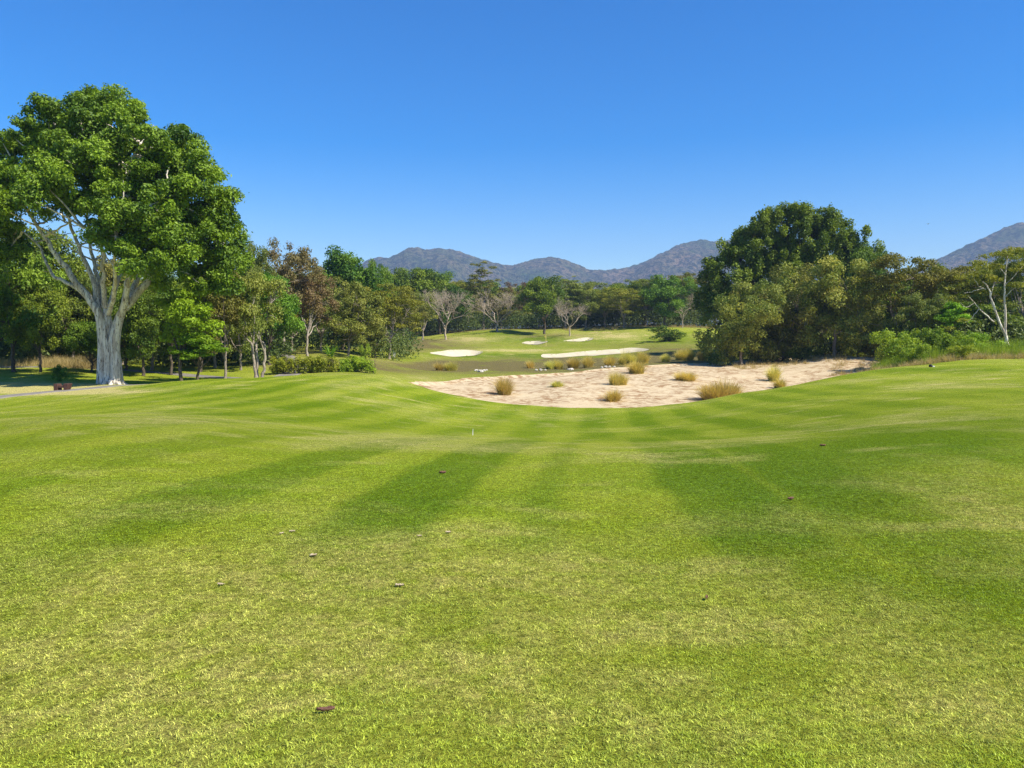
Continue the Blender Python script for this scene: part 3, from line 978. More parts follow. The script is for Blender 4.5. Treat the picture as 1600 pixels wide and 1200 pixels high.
c_[_o] = _m + (c_[_o] - _m) * (1 + 0.06 * rng.rand(_o.sum()))[:, None]
r_[_o] *= np.array([0.6, 0.6, 0.95])
_d = np.sort(np.sqrt(((c_[:, None] - c_[None]) ** 2).sum(-1)), 1)[:, 4]
c_, r_ = c_[_d < 1.7], r_[_d < 1.7]
cm = leaf_mesh('crown', rng, c_, r_, 270000 / len(c_), 0.235, up=0.4, shell=0.2, ctint=0.42)
cm.materials.append(M['leaf_big'])
link('crown', cm, parent=root)
nd = np.vstack(limb_pts)
tw = Wood()
for i in rng.choice(len(c_), 170, replace=False):
    e = c_[i]
    j = np.argmin(((nd - e) ** 2).sum(1) + 1.5 * np.maximum(0, nd[:, 2] - e[2]) ** 2)
    tw.tube(wobble(rng, bezier(nd[j], (nd[j] + e) / 2 + rng.normal(0, .3, 3), e, 6), 0.08), np.linspace(0.10, 0.025, 6), 5)
wm_ = tw.mesh('twigs'); wm_.materials.append(M['bark_white'])
o_ = link('twigs', wm_, parent=root); o_['kind'] = 'stuff'

# ------------------------------------------------------------------ the big dark tree on the right
BD2 = 130.0
bb2 = ground(1235, BD2)
root = empty('evergreen_tree', bb2)
tag(root, 'tallest dark evergreen on the right, its lobed crown standing against the sky', 'tree')
mp2 = BD2 / F_PX
rng = np.random.RandomState(77)
BL2 = []
for (px_, py_, rx_, ry_, dy_) in [(1240, 375, 62, 46, 0), (1195, 372, 46, 40, -1), (1180, 400, 46, 44, 1), (1150, 425, 50, 52, 0), (1285, 372, 46, 40, 0), (1305, 400, 44, 46, 1), (1250, 345, 20, 24, -2), (1215, 350, 24, 26, 0),
                                  (1275, 345, 20, 22, 2), (1300, 357, 20, 16, 0), (1165, 372, 20, 22, 2), (1120, 455, 34, 52, 1), (1112, 490, 30, 44, 2), (1235, 440, 90, 60, 3), (1330, 372, 20, 9, 0), (1330, 395, 26, 18, 1), (1150, 480, 40, 60, 3),
                                  (1240, 335, 9, 14, 0), (1240, 410, 60, 44, 2), (1285, 420, 60, 40, 2), (1335, 415, 40, 34, 2), (1142, 394, 13, 15, 0), (1172, 353, 9, 12, 0), (1205, 340, 9, 12, -1), (1222, 336, 7, 12, 1), (1258, 334, 8, 12, 0), (1300, 348, 9, 12, 0), (1346, 366, 15, 6, 0), (1360, 392, 22, 14, 1), (1180, 360, 12, 14, 0), (1270, 340, 10, 14, 0)]:
    q_ = at(px_, py_, BD2 + dy_) - bb2
    BL2.append((q_[0], q_[1], q_[2], rx_ * mp2, max(rx_, 25) * mp2 * 0.8, ry_ * mp2))
c2, r2 = clumps_in(rng, BL2, 720, 0.5, (0.5, 1.15), 1.3)
cm = leaf_mesh('crown', rng, c2, r2, 115000 / 720, 0.40, up=0.4, shell=0.35, ctint=0.3)
cm.materials.append(M['leaf_tall'])
link('crown', cm, parent=root)
wd = tree_wood(rng, 22, 6, 0.7, c2, 9, 90)
tm = wd.mesh('trunk'); tm.materials.append(M['bark_dark'])
link('trunk', tm, parent=root)

# ------------------------------------------------------------------ trees one can tell apart: column, distance, top, width, kind, label
T = [
    ('small_tree', 309, 58, 517, 80, 'bright', 'small bright green umbrella of leaves on a thin stem beside the big pale trunk'),
    ('bright_tree', 284, 57.5, 428, 100, 'bright', 'bright yellow green layered tree just right of the big pale trunk'),
    ('pale_stem_tree', 20, 70, 385, 110, 'dense', 'dark leafy tree with a pale short trunk at the left edge'),
    ('dark_tree', 60, 82, 350, 150, 'dense', 'tall dark tree behind the left edge, mostly in shade'),
    ('olive_tree', 112, 84, 430, 95, 'olive', 'pale olive tree seen through the limbs left of the big trunk'),
    ('small_tree', 141, 73, 500, 70, 'dense', 'small dark tree with crooked stem just behind the big trunk'),
    ('dark_tree', 222, 72, 440, 90, 'dense', 'dark tree right behind the big pale trunk'),
    ('olive_tree', 190, 88, 400, 110, 'olive', 'brownish olive tree seen through the fork of the big trunk'),
    ('vine_clad_tree', 350, 66, 415, 100, 'olive', 'tree with a thick dark vine wrapped trunk behind the small bright tree'),
    ('pale_stem_tree', 402, 67, 418, 95, 'stemmed', 'tree forking into slender white stems left of the hedge'),
    ('rusty_tree', 442, 96, 366, 95, 'rusty', 'tall rusty brown tree rising above its neighbours on the left'),
    ('olive_tree', 392, 90, 375, 80, 'olive', 'brown tinged tree at the right tip of the big crown'),
    ('olive_tree', 480, 98, 415, 90, 'rusty', 'brown olive tree above the first hedge'),
    ('dark_tree', 535, 128, 382, 105, 'dense', 'dark green tree standing tall above the brown trees on the left'),
    ('olive_tree', 543, 104, 432, 95, 'olive', 'olive tree with twin leaning trunks behind the second hedge'),
    ('dark_tree', 592, 150, 404, 50, 'dense', 'slim dark treetop just left of the hill summit'),
    ('spreading_tree', 607, 118, 438, 105, 'acacia', 'broad dark green spreading tree with a thick dark trunk right of the hedges'),
    ('small_tree', 586, 114, 505, 52, 'olive', 'small yellowish olive tree under the broad spreading tree'),
    ('forest_tree', 640, 200, 418, 90, 'dense', 'rounded dark tree under the left hill summit'),
    ('forest_tree', 688, 212, 420, 80, 'dense', 'dark tree with a pale leaning limb behind the first bare tree'),
    ('bare_tree', 697, 182, 452, 88, 'bare', 'leafless pale tree with one upright trunk on the left of the green'),
    ('bare_tree', 777, 199, 452, 114, 'bare', 'wide leafless tree branching low on the knoll behind the green'),
    ('feathery_tree', 755, 222, 408, 60, 'feathery', 'tall feathery tree rising in front of the hills at the middle'),
    ('forest_tree', 722, 225, 438, 60, 'acacia', 'green tree between the feathery tree and the first bare tree'),
    ('rusty_tree', 815, 232, 440, 60, 'rusty', 'orange brown treetop behind the wide leafless tree'),
    ('forest_tree', 850, 197, 430, 72, 'dense', 'dense dark green tree straight behind the flagstick'),
    ('forest_tree', 884, 215, 430, 62, 'feathery', 'pale topped olive tree right of the tree behind the flagstick'),
    ('bare_tree', 890, 184, 464, 66, 'bare', 'small leafless tree with thin upright trunk right of the flagstick'),
    ('olive_tree', 915, 214, 440, 60, 'olive', 'brownish olive tree behind the small leafless tree'),
    ('spreading_tree', 945, 216, 446, 62, 'acacia', 'first flat topped tree right of the small leafless tree'),
    ('spreading_tree', 975, 208, 448, 70, 'acacia', 'flat topped tree over low tangled trunks left of the dark drooping tree'),
    ('forest_tree', 1038, 206, 428, 78, 'dense', 'dark green drooping tree right of the tangled trunks'),
    ('spreading_tree', 1008, 224, 432, 80, 'acacia', 'high flat topped tree beneath the dip of the hills'),
    ('spreading_tree', 1072, 228, 422, 80, 'acacia', 'flat topped tree touching the left flank of the tallest evergreen'),
    ('bare_tree', 1066, 204, 446, 48, 'bare', 'pale leafless tree left of the tallest evergreen'),
    ('vine_bush_tree', 1160, 112, 436, 135, 'vine', 'vine covered bushy tree at the front left of the tallest evergreen'),
    ('vine_bush_tree', 1225, 117, 408, 150, 'vine', 'yellow green bushy tree under the middle of the tallest evergreen'),
    ('vine_bush_tree', 1305, 111, 400, 160, 'vine', 'broad olive thicket tree right of the tallest evergreen'),
    ('vine_bush_tree', 1368, 119, 436, 120, 'vine', 'low rounded green thicket at the end of the dry bank'),
    ('forest_tree', 1352, 128, 374, 90, 'dense', 'dark treetop right behind the thickets beside the tallest evergreen'),
    ('spreading_tree', 1404, 106, 394, 105, 'acacia', 'olive spreading tree left of the right hand hill'),
    ('forest_tree', 1445, 125, 412, 90, 'dense', 'green rounded treetop in front of the foot of the right hill'),
    ('spreading_tree', 1480, 104, 408, 110, 'acacia', 'flat topped tree under the slope of the right hill'),
    ('spreading_tree', 1548, 98, 404, 120, 'acacia', 'wide layered tree behind the white forked trunk'),
    ('spreading_tree', 1600, 92, 378, 90, 'acacia', 'sparse high umbrella tree at the right edge'),
    ('dark_tree', 1412, 116, 446, 70, 'dense', 'dark green tree in the gap behind the tall pale green shrub'),
    ('olive_tree', 1385, 128, 440, 70, 'olive', 'olive tree between the rounded thicket and the spreading tree'),
    ('bright_tree', 1492, 88, 470, 55, 'bright', 'bright green small tree left of the white forked trunk'),
    ('olive_tree', 1440, 92, 455, 80, 'olive', 'olive tree above the shrubs on the right bank'),
    ('dark_tree', 1535, 92, 470, 90, 'dense', 'dark tree in the shade behind the white forked trunk'),
]
for (nm, px_, d_, top_, w_, kd, lab) in T:
    if kd == 'bright' and nm == 'small_tree':
        add_tree(nm, px_, d_, top_, w_, 'bright', lab)
    else:
        add_tree(nm, px_, d_, top_, w_ * (1.15 if kd in ('dense', 'olive', 'rusty', 'acacia') else 1.0), kd, lab)

# white forked trunk on the right
BD3 = 78.0
b3 = ground(1577, BD3)
root = empty('forked_tree', b3)
tag(root, 'bare white tree with a forked leaning trunk on the right bank', 'tree')


def b3l(seq):
    return np.array([at(s[0], s[1], BD3 + (s[2] if len(s) > 2 else 0)) - b3 for s in seq])


wd = Wood()
rng = np.random.RandomState(5)
for pts, r0, r1 in (([(1577, 550), (1574, 535), (1570, 520)], 0.28, 0.22), ([(1570, 522), (1560, 500), (1550, 470), (1543, 447), (1535, 440)], 0.2, 0.07), ([(1571, 522), (1571, 490), (1569, 460), (1571, 430), (1575, 395)], 0.2, 0.06),
                    ([(1553, 503), (1540, 492), (1524, 475), (1512, 462)], 0.12, 0.04), ([(1560, 498, 1), (1548, 468, 1.5), (1555, 440, 2)], 0.1, 0.04), ([(1530, 482), (1515, 500), (1505, 505)], 0.07, 0.02),
                    ([(1537, 450), (1520, 455), (1506, 458)], 0.07, 0.02), ([(1570, 465), (1585, 450), (1600, 440)], 0.08, 0.02), ([(1571, 430), (1560, 415), (1550, 410)], 0.06, 0.02), ([(1540, 452), (1528, 445), (1520, 430)], 0.06, 0.02),
                    ([(1571, 445), (1590, 425), (1602, 410)], 0.06, 0.02), ([(1522, 474), (1508, 480), (1500, 472)], 0.05, 0.015)):
    wd.tube(wobble(rng, spline(b3l(pts), 12, closed=False), 0.04), np.linspace(r0, r1, 12) * 0.62, 8)
tm = wd.mesh('trunk'); tm.materials.append(M['bark_white'])
link('trunk', tm, parent=root)
c3, r3 = [], []
for (px_, py_, n_) in ((1575, 398, 9), (1602, 412, 8), (1548, 412, 7), (1522, 430, 6), (1600, 440, 5), (1508, 458, 3), (1555, 440, 3), (1505, 505, 2)):
    for k in range(n_):
        c3.append(b3l([(px_ + rng.normal(0, 14), py_ + rng.normal(0, 7), rng.normal(0, 1.0))])[0]); r3.append((0.75, 0.75, 0.28))
cm = leaf_mesh('crown', rng, c3, r3, 5200 / len(c3), 0.2, up=0.8, shell=0.1)
cm.materials.append(M['leaf_acacia'])
link('crown', cm, parent=root)

# deeper forest: trees nothing tells apart
rng = np.random.RandomState(21)
GRP = 'trees of the deep forest behind the clearing'
LAB = 'green forest tree mostly hidden among others in the deep woods'
for px_ in np.linspace(430, 1180, 54):
    d_ = rng.uniform(222, 285)
    add_tree('forest_tree', px_ + rng.normal(0, 8), d_, rng.uniform(436, 458), rng.uniform(65, 95), ['dense', 'acacia', 'olive', 'dense'][rng.randint(4)], LAB, group=GRP)
for px_ in np.linspace(-120, 470, 24):
    d_ = rng.uniform(95, 150)
    add_tree('forest_tree', px_, d_, rng.uniform(415, 450), rng.uniform(80, 130), ['dense', 'olive', 'dense'][rng.randint(3)], LAB, group=GRP)
for px_ in np.linspace(470, 640, 8):
    d_ = rng.uniform(150, 200)
    add_tree('forest_tree', px_, d_, rng.uniform(430, 455), rng.uniform(60, 90), ['dense', 'olive', 'acacia'][rng.randint(3)], LAB, group=GRP)
for px_ in np.linspace(1190, 1740, 20):
    d_ = rng.uniform(135, 190)
    add_tree('forest_tree', px_, d_, rng.uniform(425, 448), rng.uniform(70, 110), ['dense', 'acacia', 'dense'][rng.randint(3)], LAB, group=GRP)

SLAB = 'dark leafy tree in the shade behind the big pale trunk'
SGRP = 'shaded trees behind the big pale tree'
for (px_, d_, top_, w_) in [(-20, 74, 400, 150), (90, 92, 400, 130), (165, 86, 430, 120), (235, 80, 425, 120), (265, 74, 440, 105), (310, 78, 425, 120), (335, 84, 415, 120), (375, 80, 432, 95), (60, 70, 440, 90), (195, 78, 450, 90), (420, 86, 425, 100)]:
    add_tree('shade_tree', px_, d_, top_, w_, 'dense' if d_ % 4 else 'olive', SLAB, group=SGRP)
for (px_, d_, top_, w_) in [(455, 108, 440, 95), (500, 112, 445, 95), (520, 120, 440, 90), (565, 118, 450, 80), (630, 158, 452, 75), (660, 190, 455, 70)]:
    add_tree('forest_tree', px_, d_, top_, w_, 'olive', 'brown green tree of the wood filling the gaps above the hedges', group='brown green trees above the hedges')

# undergrowth along the foot of the woods
rng = np.random.RandomState(31)
cc, rr_ = [], []


def under(px0, px1, d0, d1, n, h0, h1):
    for k in range(n):
        px_, d_ = rng.uniform(px0, px1), rng.uniform(d0, d1)
        b_ = ground(px_, d_)
        h_ = rng.uniform(h0, h1)
        cc.append(b_ + [0, 0, h_ * 0.45]); rr_.append((h_ * 0.7, h_ * 0.7, h_ * 0.55))


under(430, 1110, 216, 250, 420, 2.5, 6.5)
under(-150, 440, 84, 112, 330, 1.8, 5.0)
under(430, 640, 112, 180, 170, 1.6, 4.5)
under(1120, 1380, 120, 142, 140, 2, 5.0)
under(1405, 1720, 88, 112, 300, 1.8, 5.0)
um = leaf_mesh('undergrowth', rng, cc, rr_, 190000 / len(cc), 0.44, up=0.4, shell=0.3)
um.materials.append(M['leaf_under'])
tag(link('undergrowth', um), 'dark tangled undergrowth along the foot of the woods', 'undergrowth', kind='stuff')

# ------------------------------------------------------------------ shrubs and hedges
def hedge(px0, px1, d, top, label, seed):
    rng = np.random.RandomState(seed)
    a, b = ground(px0, d), ground(px1, d)
    mid = (a + b) / 2
    h = at((px0 + px1) / 2, top, d)[2] - mid[2]
    L = b[0] - a[0]
    r = empty('hedge', mid)
    tag(r, label, 'hedge', 'leafy hedges behind the fairway ridge')
    n = int(26 * L)
    c = np.stack([rng.uniform(-L / 2 + .3, L / 2 - .3, n), rng.uniform(-.8, .8, n), rng.uniform(0.15, h - 0.25, n) * (1 - 0.25 * rng.rand(n))], -1)
    rr = rng.uniform(0.22, 0.42, n)
    v, q, t = leaves(rng, c, np.stack([rr, rr, rr], -1), 60, 0.24, up=0.7, shell=0.3, aspect=0.3)
    me = mesh_np('leaves', v, [q], {'tint': t}); me.materials.append(M['leaf_shrub'])
    link('leaves', me, parent=r)
    wd = Wood()
    for k in range(int(6 * L)):
        x = rng.uniform(-L / 2 + .2, L / 2 - .2)
        wd.tube(bezier((x, rng.uniform(-.5, .5), -0.1), (x + rng.normal(0, .15), 0, h * .4), (x + rng.normal(0, .3), rng.normal(0, .3), h * 0.85), 5), np.linspace(.03, .01, 5), 5)
    me = wd.mesh('stems'); me.materials.append(M['bark_dark'])
    o = link('stems', me, parent=r); o['kind'] = 'stuff'


hedge(421, 530, 76, 555, 'longer leafy light green hedge on the left behind the ridge', 1)
hedge(528, 588, 77, 556, 'shorter rounded leafy green hedge at the right end of the pair', 2)

SH = [
    ('shrub', 88, 60, 568, 34, 'dark_shrub', 'small dark shrub in the shade left of the big pale trunk'),
    ('shrub', 1044, 168, 507, 62, 'dark_shrub', 'dark broad leaved shrub lying at the edge of the long shadow by the green'),
    ('shrub', 1330, 116, 538, 40, 'dark_shrub', 'dark low shrub at the foot of the rounded thicket'),
    ('shrub', 1396, 84, 532, 50, 'shrub', 'leafy green shrub at the left end of the bank on the right'),
    ('shrub', 1408, 72, 512, 72, 'shrub', 'tall pale green shrub second from the left on the right bank'),
    ('shrub', 1448, 76, 508, 70, 'shrub', 'yellow green shrub in the middle of the right bank'),
    ('shrub', 1486, 71, 515, 66, 'shrub', 'feathery green shrub below the bright small tree'),
    ('shrub', 1526, 73, 518, 66, 'shrub', 'green shrub just left of the white forked trunk'),
    ('shrub', 1558, 74, 532, 50, 'dark_shrub', 'dark low shrub at the foot of the white forked trunk'),
    ('shrub', 1600, 72, 528, 60, 'dark_shrub', 'dark shrub at the right edge behind the tee mound'),
    ('shrub', 1412, 92, 500, 60, 'dark_shrub', 'dark tall shrub behind the left end of the right bank'),
    ('shrub', 1428, 67, 534, 44, 'shrub', 'low leafy shrub at the front of the right bank among dry grass'),
    ('shrub', 1505, 66, 537, 46, 'shrub', 'low round shrub at the front of the right bank near the white trunk'),
    ('shrub', 1255, 112, 540, 60, 'dark_shrub', 'dark leafy shrub in the hollow below the middle thicket'),
    ('shrub', 572, 100, 536, 22, 'shrub', 'small shrub under the twin trunks behind the hedge'),
]
for (nm, px_, d_, top_, w_, kd, lab) in SH:
    add_tree(nm, px_, d_, top_, w_, kd, lab, cat='shrub')

# ------------------------------------------------------------------ tufts of tall grass
def blades(rng, n, r0, h, spread, width, segs=3, sink=0.05):
    a = rng.rand(n) * 6.283
    rb = r0 * np.sqrt(rng.rand(n))
    base = np.stack([np.cos(a) * rb, np.sin(a) * rb, np.full(n, -sink)], -1)
    out = a + rng.normal(0, 0.6, n)
    hh = h * (0.55 + 0.45 * rng.rand(n)) * (1 - 0.25 * (rb / max(r0, 1e-3)) ** 2)
    sp = spread * (0.2 + 0.8 * rng.rand(n)) * (0.4 + rb / max(r0, 1e-3))
    dr = np.stack([np.cos(out), np.sin(out), 0 * out], -1)
    side = np.stack([-np.sin(out), np.cos(out), 0 * out], -1)
    side = side + dr * rng.normal(0, 0.8, n)[:, None]
    side /= np.linalg.norm(side, axis=1)[:, None]
    vs_, q = [], []
    for k in range(segs + 1):
        t = k / segs
        c = base + dr * (sp * t ** 1.8)[:, None] + np.array([0, 0, 1.0]) * (hh * (t - 0.22 * t ** 3 * (sp / (hh + 1e-6)).clip(0, 1.4)))[:, None]
        w_ = width * (1 - 0.85 * t)
        vs_ += [c - side * w_, c + side * w_]
    v = np.stack(vs_, 1)
    m_ = 2 * (segs + 1)
    ids = np.arange(n)[:, None] * m_
    for k in range(segs):
        q.append(ids + np.array([[2 * k, 2 * k + 1, 2 * k + 3, 2 * k + 2]]))
    t = np.clip(0.5 + 0.28 * rng.normal(size=n), 0, 1)
    return v.reshape(-1, 3), np.vstack(q), np.repeat(t, m_)


TUFT = []
for k in range(8):
    rg = np.random.RandomState(60 + k)
    vv, qq, tt_, n0 = [], [], [], 0
    for c_k in range(2 + k % 3):
        o_ = rg.normal(0, 0.30, 2) * (c_k > 0)
        v, q, t = blades(rg, 420, 0.26 + 0.22 * rg.rand(), 0.85 + 0.55 * rg.rand(), 0.75, 0.014)
        vv.append(v + np.array([o_[0], o_[1], 0])); qq.append(q + n0); tt_.append(np.clip(t + rg.normal(0, .12), 0, 1)); n0 += len(v)
    v, q, t = blades(rg, 160, 0.62, 0.28, 0.55, 0.014)          # bent dead blades round the foot
    vv.append(v); qq.append(q + n0); tt_.append(np.clip(t + .25, 0, 1))
    me = mesh_np('blades', np.vstack(vv), [np.vstack(qq)], {'tint': np.concatenate(tt_)}); me.materials.append(M['straw'])
    TUFT.append(me)
TF = [   # column, metres, height m, width m, label
    (786, 74, 1.65, 2.6, 'largest straw coloured grass tuft on the left half of the waste sand'),
    (870, 79, 0.65, 1.8, 'low dark grass tuft right of the big left tuft on the sand'),
    (957, 69, 1.05, 2.5, 'dark grass tuft nearest the fairway edge in the middle of the sand'),
    (967, 81, 1.25, 2.0, 'upright tuft directly behind the dark middle tuft'),
    (998, 94, 1.55, 2.7, 'tall tuft at the far rim of the sand right of centre'),
    (1077, 85, 1.05, 2.6, 'low wide tuft alone in the right half of the sand'),
    (1114, 70, 1.7, 3.3, 'biggest straw tuft close to the fairway on the right of the sand'),
    (1141, 72, 1.15, 2.0, 'smaller tuft leaning against the biggest straw tuft'),
    (1211, 89, 1.75, 2.4, 'tall bushy tuft at the right of the sand with green leaves'),
    (1221, 82, 1.2, 1.9, 'shorter tuft in front of the tall bushy tuft on the right'),
]
RIM = [(688, 108, 1.1, 1.9), (703, 108, 1.1, 1.8), (829, 112, 1.1, 1.6), (859, 113, 1.2, 2.0), (875, 113, 1.3, 1.6), (897, 112, 1.3, 2.4), (921, 112, 1.5, 2.3), (955, 113, 1.5, 2.4), (971, 113, 1.3, 1.8),
       (984, 114, 1.7, 2.2), (1002, 116, 1.8, 2.6), (1040, 118, 1.2, 2.0), (1063, 122, 1.7, 2.4), (1078, 122, 1.6, 2.2), (1096, 123, 1.7, 2.2), (1110, 123, 1.8, 1.9), (1132, 124, 1.5, 1.8), (1141, 124, 1.6, 1.6)]
k = 0
for (px_, d_, h_, w_, lab) in TF + [r + (None,) for r in RIM]:
    b_ = ground(px_, d_)
    o = link('grass_tuft', TUFT[(k * 3) % 8], loc=(b_[0], b_[1], b_[2] + 0.02))
    o.rotation_euler = (0, 0, k * 1.9)
    o.scale = (w_ / 1.75, w_ / 1.75, h_ / 0.85)
    if lab: tag(o, lab, 'grass tuft', 'tufts growing on the waste sand')
    else: tag(o, 'pale grass tuft in the row along the dark bank behind the waste sand', 'grass tuft', 'tufts along the bank behind the sand')
    k += 1

# dry standing grass (uncountable): left bank in the trees, right bank, edge of the woods
rng = np.random.RandomState(88)
V_, Q_, T_ = [], [], []
nn = 0


def dry_patch(px0, px1, d0, d1, n, h0, h1):
    global nn
    for k in range(n):
        px_, d_ = rng.uniform(px0, px1), rng.uniform(d0, d1)
        b_ = ground(px_, d_)
        v, q, t = blades(rng, 34, 0.35, rng.uniform(h0, h1), 0.35, 0.014, 2)
        V_.append(v + b_); Q_.append(q + nn); T_.append(t); nn += len(v)


dry_patch(60, 150, 76, 86, 190, 0.8, 1.6)
dry_patch(-60, 60, 78, 86, 90, 0.6, 1.2)
dry_patch(1340, 1620, 63, 72, 420, 0.35, 1.0)
dry_patch(1300, 1380, 88, 104, 80, 0.5, 1.0)
dry_patch(1150, 1330, 104, 112, 120, 0.4, 1.0)
dry_patch(880, 1110, 205, 216, 160, 0.6, 1.2)
me = mesh_np('tall_dry_grass', np.vstack(V_), [np.vstack(Q_)], {'tint': np.concatenate(T_)})
me.materials.append(M['straw_dry'])
tag(link('tall_dry_grass', me), 'tall straw coloured grass standing along the banks and wood edges', 'grass', kind='stuff')

V_, Q_, T_ = [], [], []
nn = 0
dry_patch(1365, 1620, 67, 75, 330, 1.0, 2.0)
me = mesh_np('tall_green_grass', np.vstack(V_), [np.vstack(Q_)], {'tint': np.concatenate(T_)})
me.materials.append(M['leaf_shrub'])
tag(link('tall_green_grass', me), 'tall feathery light green grass on the bank behind the right tee', 'grass', kind='stuff')

# spiky plant by the hedge
b_ = ground(516, 98)
v, q, t = blades(np.random.RandomState(4), 60, 0.25, 2.2, 1.3, 0.09)
me = mesh_np('spiky_plant', v, [q], {'tint': t}); me.materials.append(M['leaf_bright'])
tag(link('spiky_plant', me, loc=b_), 'pale green spiky plant under the brown trees above the hedge', 'plant')

# ------------------------------------------------------------------ stones in the ditch
M['stone'] = plain_mat('pale_stone', (0.62, 0.57, 0.48), (0.42, 0.38, 0.31), 5.0, 0.9)


def stone_mesh(seed):
    rng = np.random.RandomState(seed)
    nu, nv = 10, 7
    th = np.linspace(0, 2 * math.pi, nu, endpoint=False)
    ph = np.linspace(0.25, math.pi - 0.25, nv)
    v = []
    lump = rng.normal(0, 0.13, (nv, nu))
    for i, p_ in enumerate(ph):
        for j, t_ in enumerate(th):
            r_ = 1 + lump[i, j]
            v.append((math.sin(p_) * math.cos(t_) * r_, math.sin(p_) * math.sin(t_) * r_ * 0.8, math.cos(p_) * r_ * 0.55))
    v += [(0, 0, 0.58), (0, 0, -0.58)]
    idx = np.arange(nu * nv).reshape(nv, nu)
    j = np.roll(idx, -1, 1)
    q = np.stack([idx[:-1], idx[1:], j[1:], j[:-1]], -1).reshape(-1, 4)
    t = np.vstack([np.stack([idx[0], j[0], np.full(nu, nu * nv)], -1), np.stack([j[-1], idx[-1], np.full(nu, nu * nv + 1)], -1)])
    return mesh_np('stone', v, [q, t], smooth=False)


ST = [stone_mesh(s) for s in range(3)]
for s in ST: s.materials.append(M['stone'])
k = 0
for (px_, d_, s_) in [(744, 107, .32), (748, 106, .26), (751, 105, .42), (756, 107, .30), (760, 108, .24), (753, 104, .22), (838, 105, .26), (845, 105, .3), (852, 105, .22), (889, 104, .26), (893, 104, .34), (941, 107, .24), (947, 107, .3), (953, 107, .26), (960, 107, .2)]:
    b_ = ground(px_, d_)
    o = link('stone', ST[k % 3], loc=(b_[0], b_[1], b_[2] + s_ * 0.25))
    o.scale, o.rotation_euler = (s_, s_, s_), (0, 0, k * 1.3)
    if px_ < 800: tag(o, 'white stone in the small cluster on the dark bank left of the sand tufts', 'stone', 'white stones on the dark bank')
    else: tag(o, 'pale stone lying among the grass tufts along the bank behind the sand', 'stone', 'pale stones among the bank tufts')
    k += 1

# ------------------------------------------------------------------ flag, markers, signs
M['pole_yellow'] = plain_mat('yellow_paint', (0.75, 0.62, 0.22), (0.70, 0.56, 0.18), 8, 0.5)
M['flag'] = plain_mat('flag_cloth', (0.80, 0.62, 0.10), (0.70, 0.52, 0.08), 8, 0.8)
b_ = ground(853, 168)
root = empty('flagstick', b_)
tag(root, 'yellow flagstick with a small limp flag on the far green', 'flagstick')
wd = Wood(); wd.tube([(0, 0, -0.1), (0, 0, 1.1), (0, 0, 2.35)], [0.06, 0.055, 0.05], 8)
me = wd.mesh('pole'); me.materials.append(M['pole_yellow']); link('pole', me, parent=root)
u = np.linspace(0, 1, 9); wv = np.linspace(0, 1, 6)
U, Wv = np.meshgrid(u, wv, indexing='ij')
fx = -U * 0.34 * (1 - 0.2 * Wv)
fy = 0.05 * np.sin(U * 7 + Wv * 2) * U
fz = 2.32 - Wv * 0.42 - U * 0.16
idx = np.arange(54).reshape(9, 6)
q = np.stack([idx[:-1, :-1], idx[1:, :-1], idx[1:, 1:], idx[:-1, 1:]], -1).reshape(-1, 4)
me = mesh_np('flag', np.stack([fx, fy, fz], -1).reshape(-1, 3), [q], smooth=True); me.materials.append(M['flag'])
fo = link('flag', me, parent=root)
sm_ = fo.modifiers.new('thickness', 'SOLIDIFY'); sm_.thickness = 0.01


def prism(profile, y0, y1):
    """extrude an x-z outline along y"""
    n = len(profile)
    v = [(x, y0, z) for x, z in profile] + [(x, y1, z) for x, z in profile]
    f = [tuple(range(n)), tuple(range(2 * n - 1, n - 1, -1))] + [(i, i + n, (i + 1) % n + n, (i + 1) % n) for i in range(n)]
    return v, f


def poly_obj(name, v, f, mat, parent=None, bevel=0.0, loc=None):
    me = bpy.data.meshes.new(name)
    me.from_pydata(v, [], f); me.update()
    o = link(name, me, mat, parent, loc)
    if bevel:
        b = o.modifiers.new('bevel', 'BEVEL'); b.width, b.segments = bevel, 2
    return o


def box(x0, x1, y0, y1, z0, z1):
    return prism([(x0, z0), (x1, z0), (x1, z1), (x0, z1)], y0, y1)


# low brown timber bench by the path
M['timber'] = plain_mat('brown_timber', (0.120, 0.058, 0.040), (0.075, 0.038, 0.028), 9, 0.75)
b_ = ground(95.5, 49.3)
root = empty('bench', b_, R(-6))
tag(root, 'low brown bench of heavy blocks beside the cart path', 'bench')
poly_obj('end_block', *box(-0.52, -0.24, -0.22, 0.22, -0.05, 0.42), M['timber'], root, 0.02)
poly_obj('end_block', *prism([(0.16, -0.05), (0.32, -0.05), (0.50, 0.44), (0.16, 0.44)], -0.22, 0.22), M['timber'], root, 0.02)
poly_obj('seat_board', *box(-0.238, 0.158, -0.20, 0.20, 0.17, 0.30), M['timber'], root, 0.015)

# white sign board by the far trees
M['white_paint'] = plain_mat('white_paint', (0.78, 0.76, 0.72), (0.70, 0.68, 0.63), 6, 0.6)
b_ = ground(616, 122)
root = empty('sign', b_)
tag(root, 'small white board on a short post right of the dark trunked spreading tree', 'sign')
poly_obj('post', *box(-0.05, 0.05, -0.05, 0.05, -0.1, 0.25), M['white_paint'], root)
poly_obj('board', *box(-0.2, 0.2, -0.04, 0.04, 0.252, 0.85), M['white_paint'], root, 0.01)

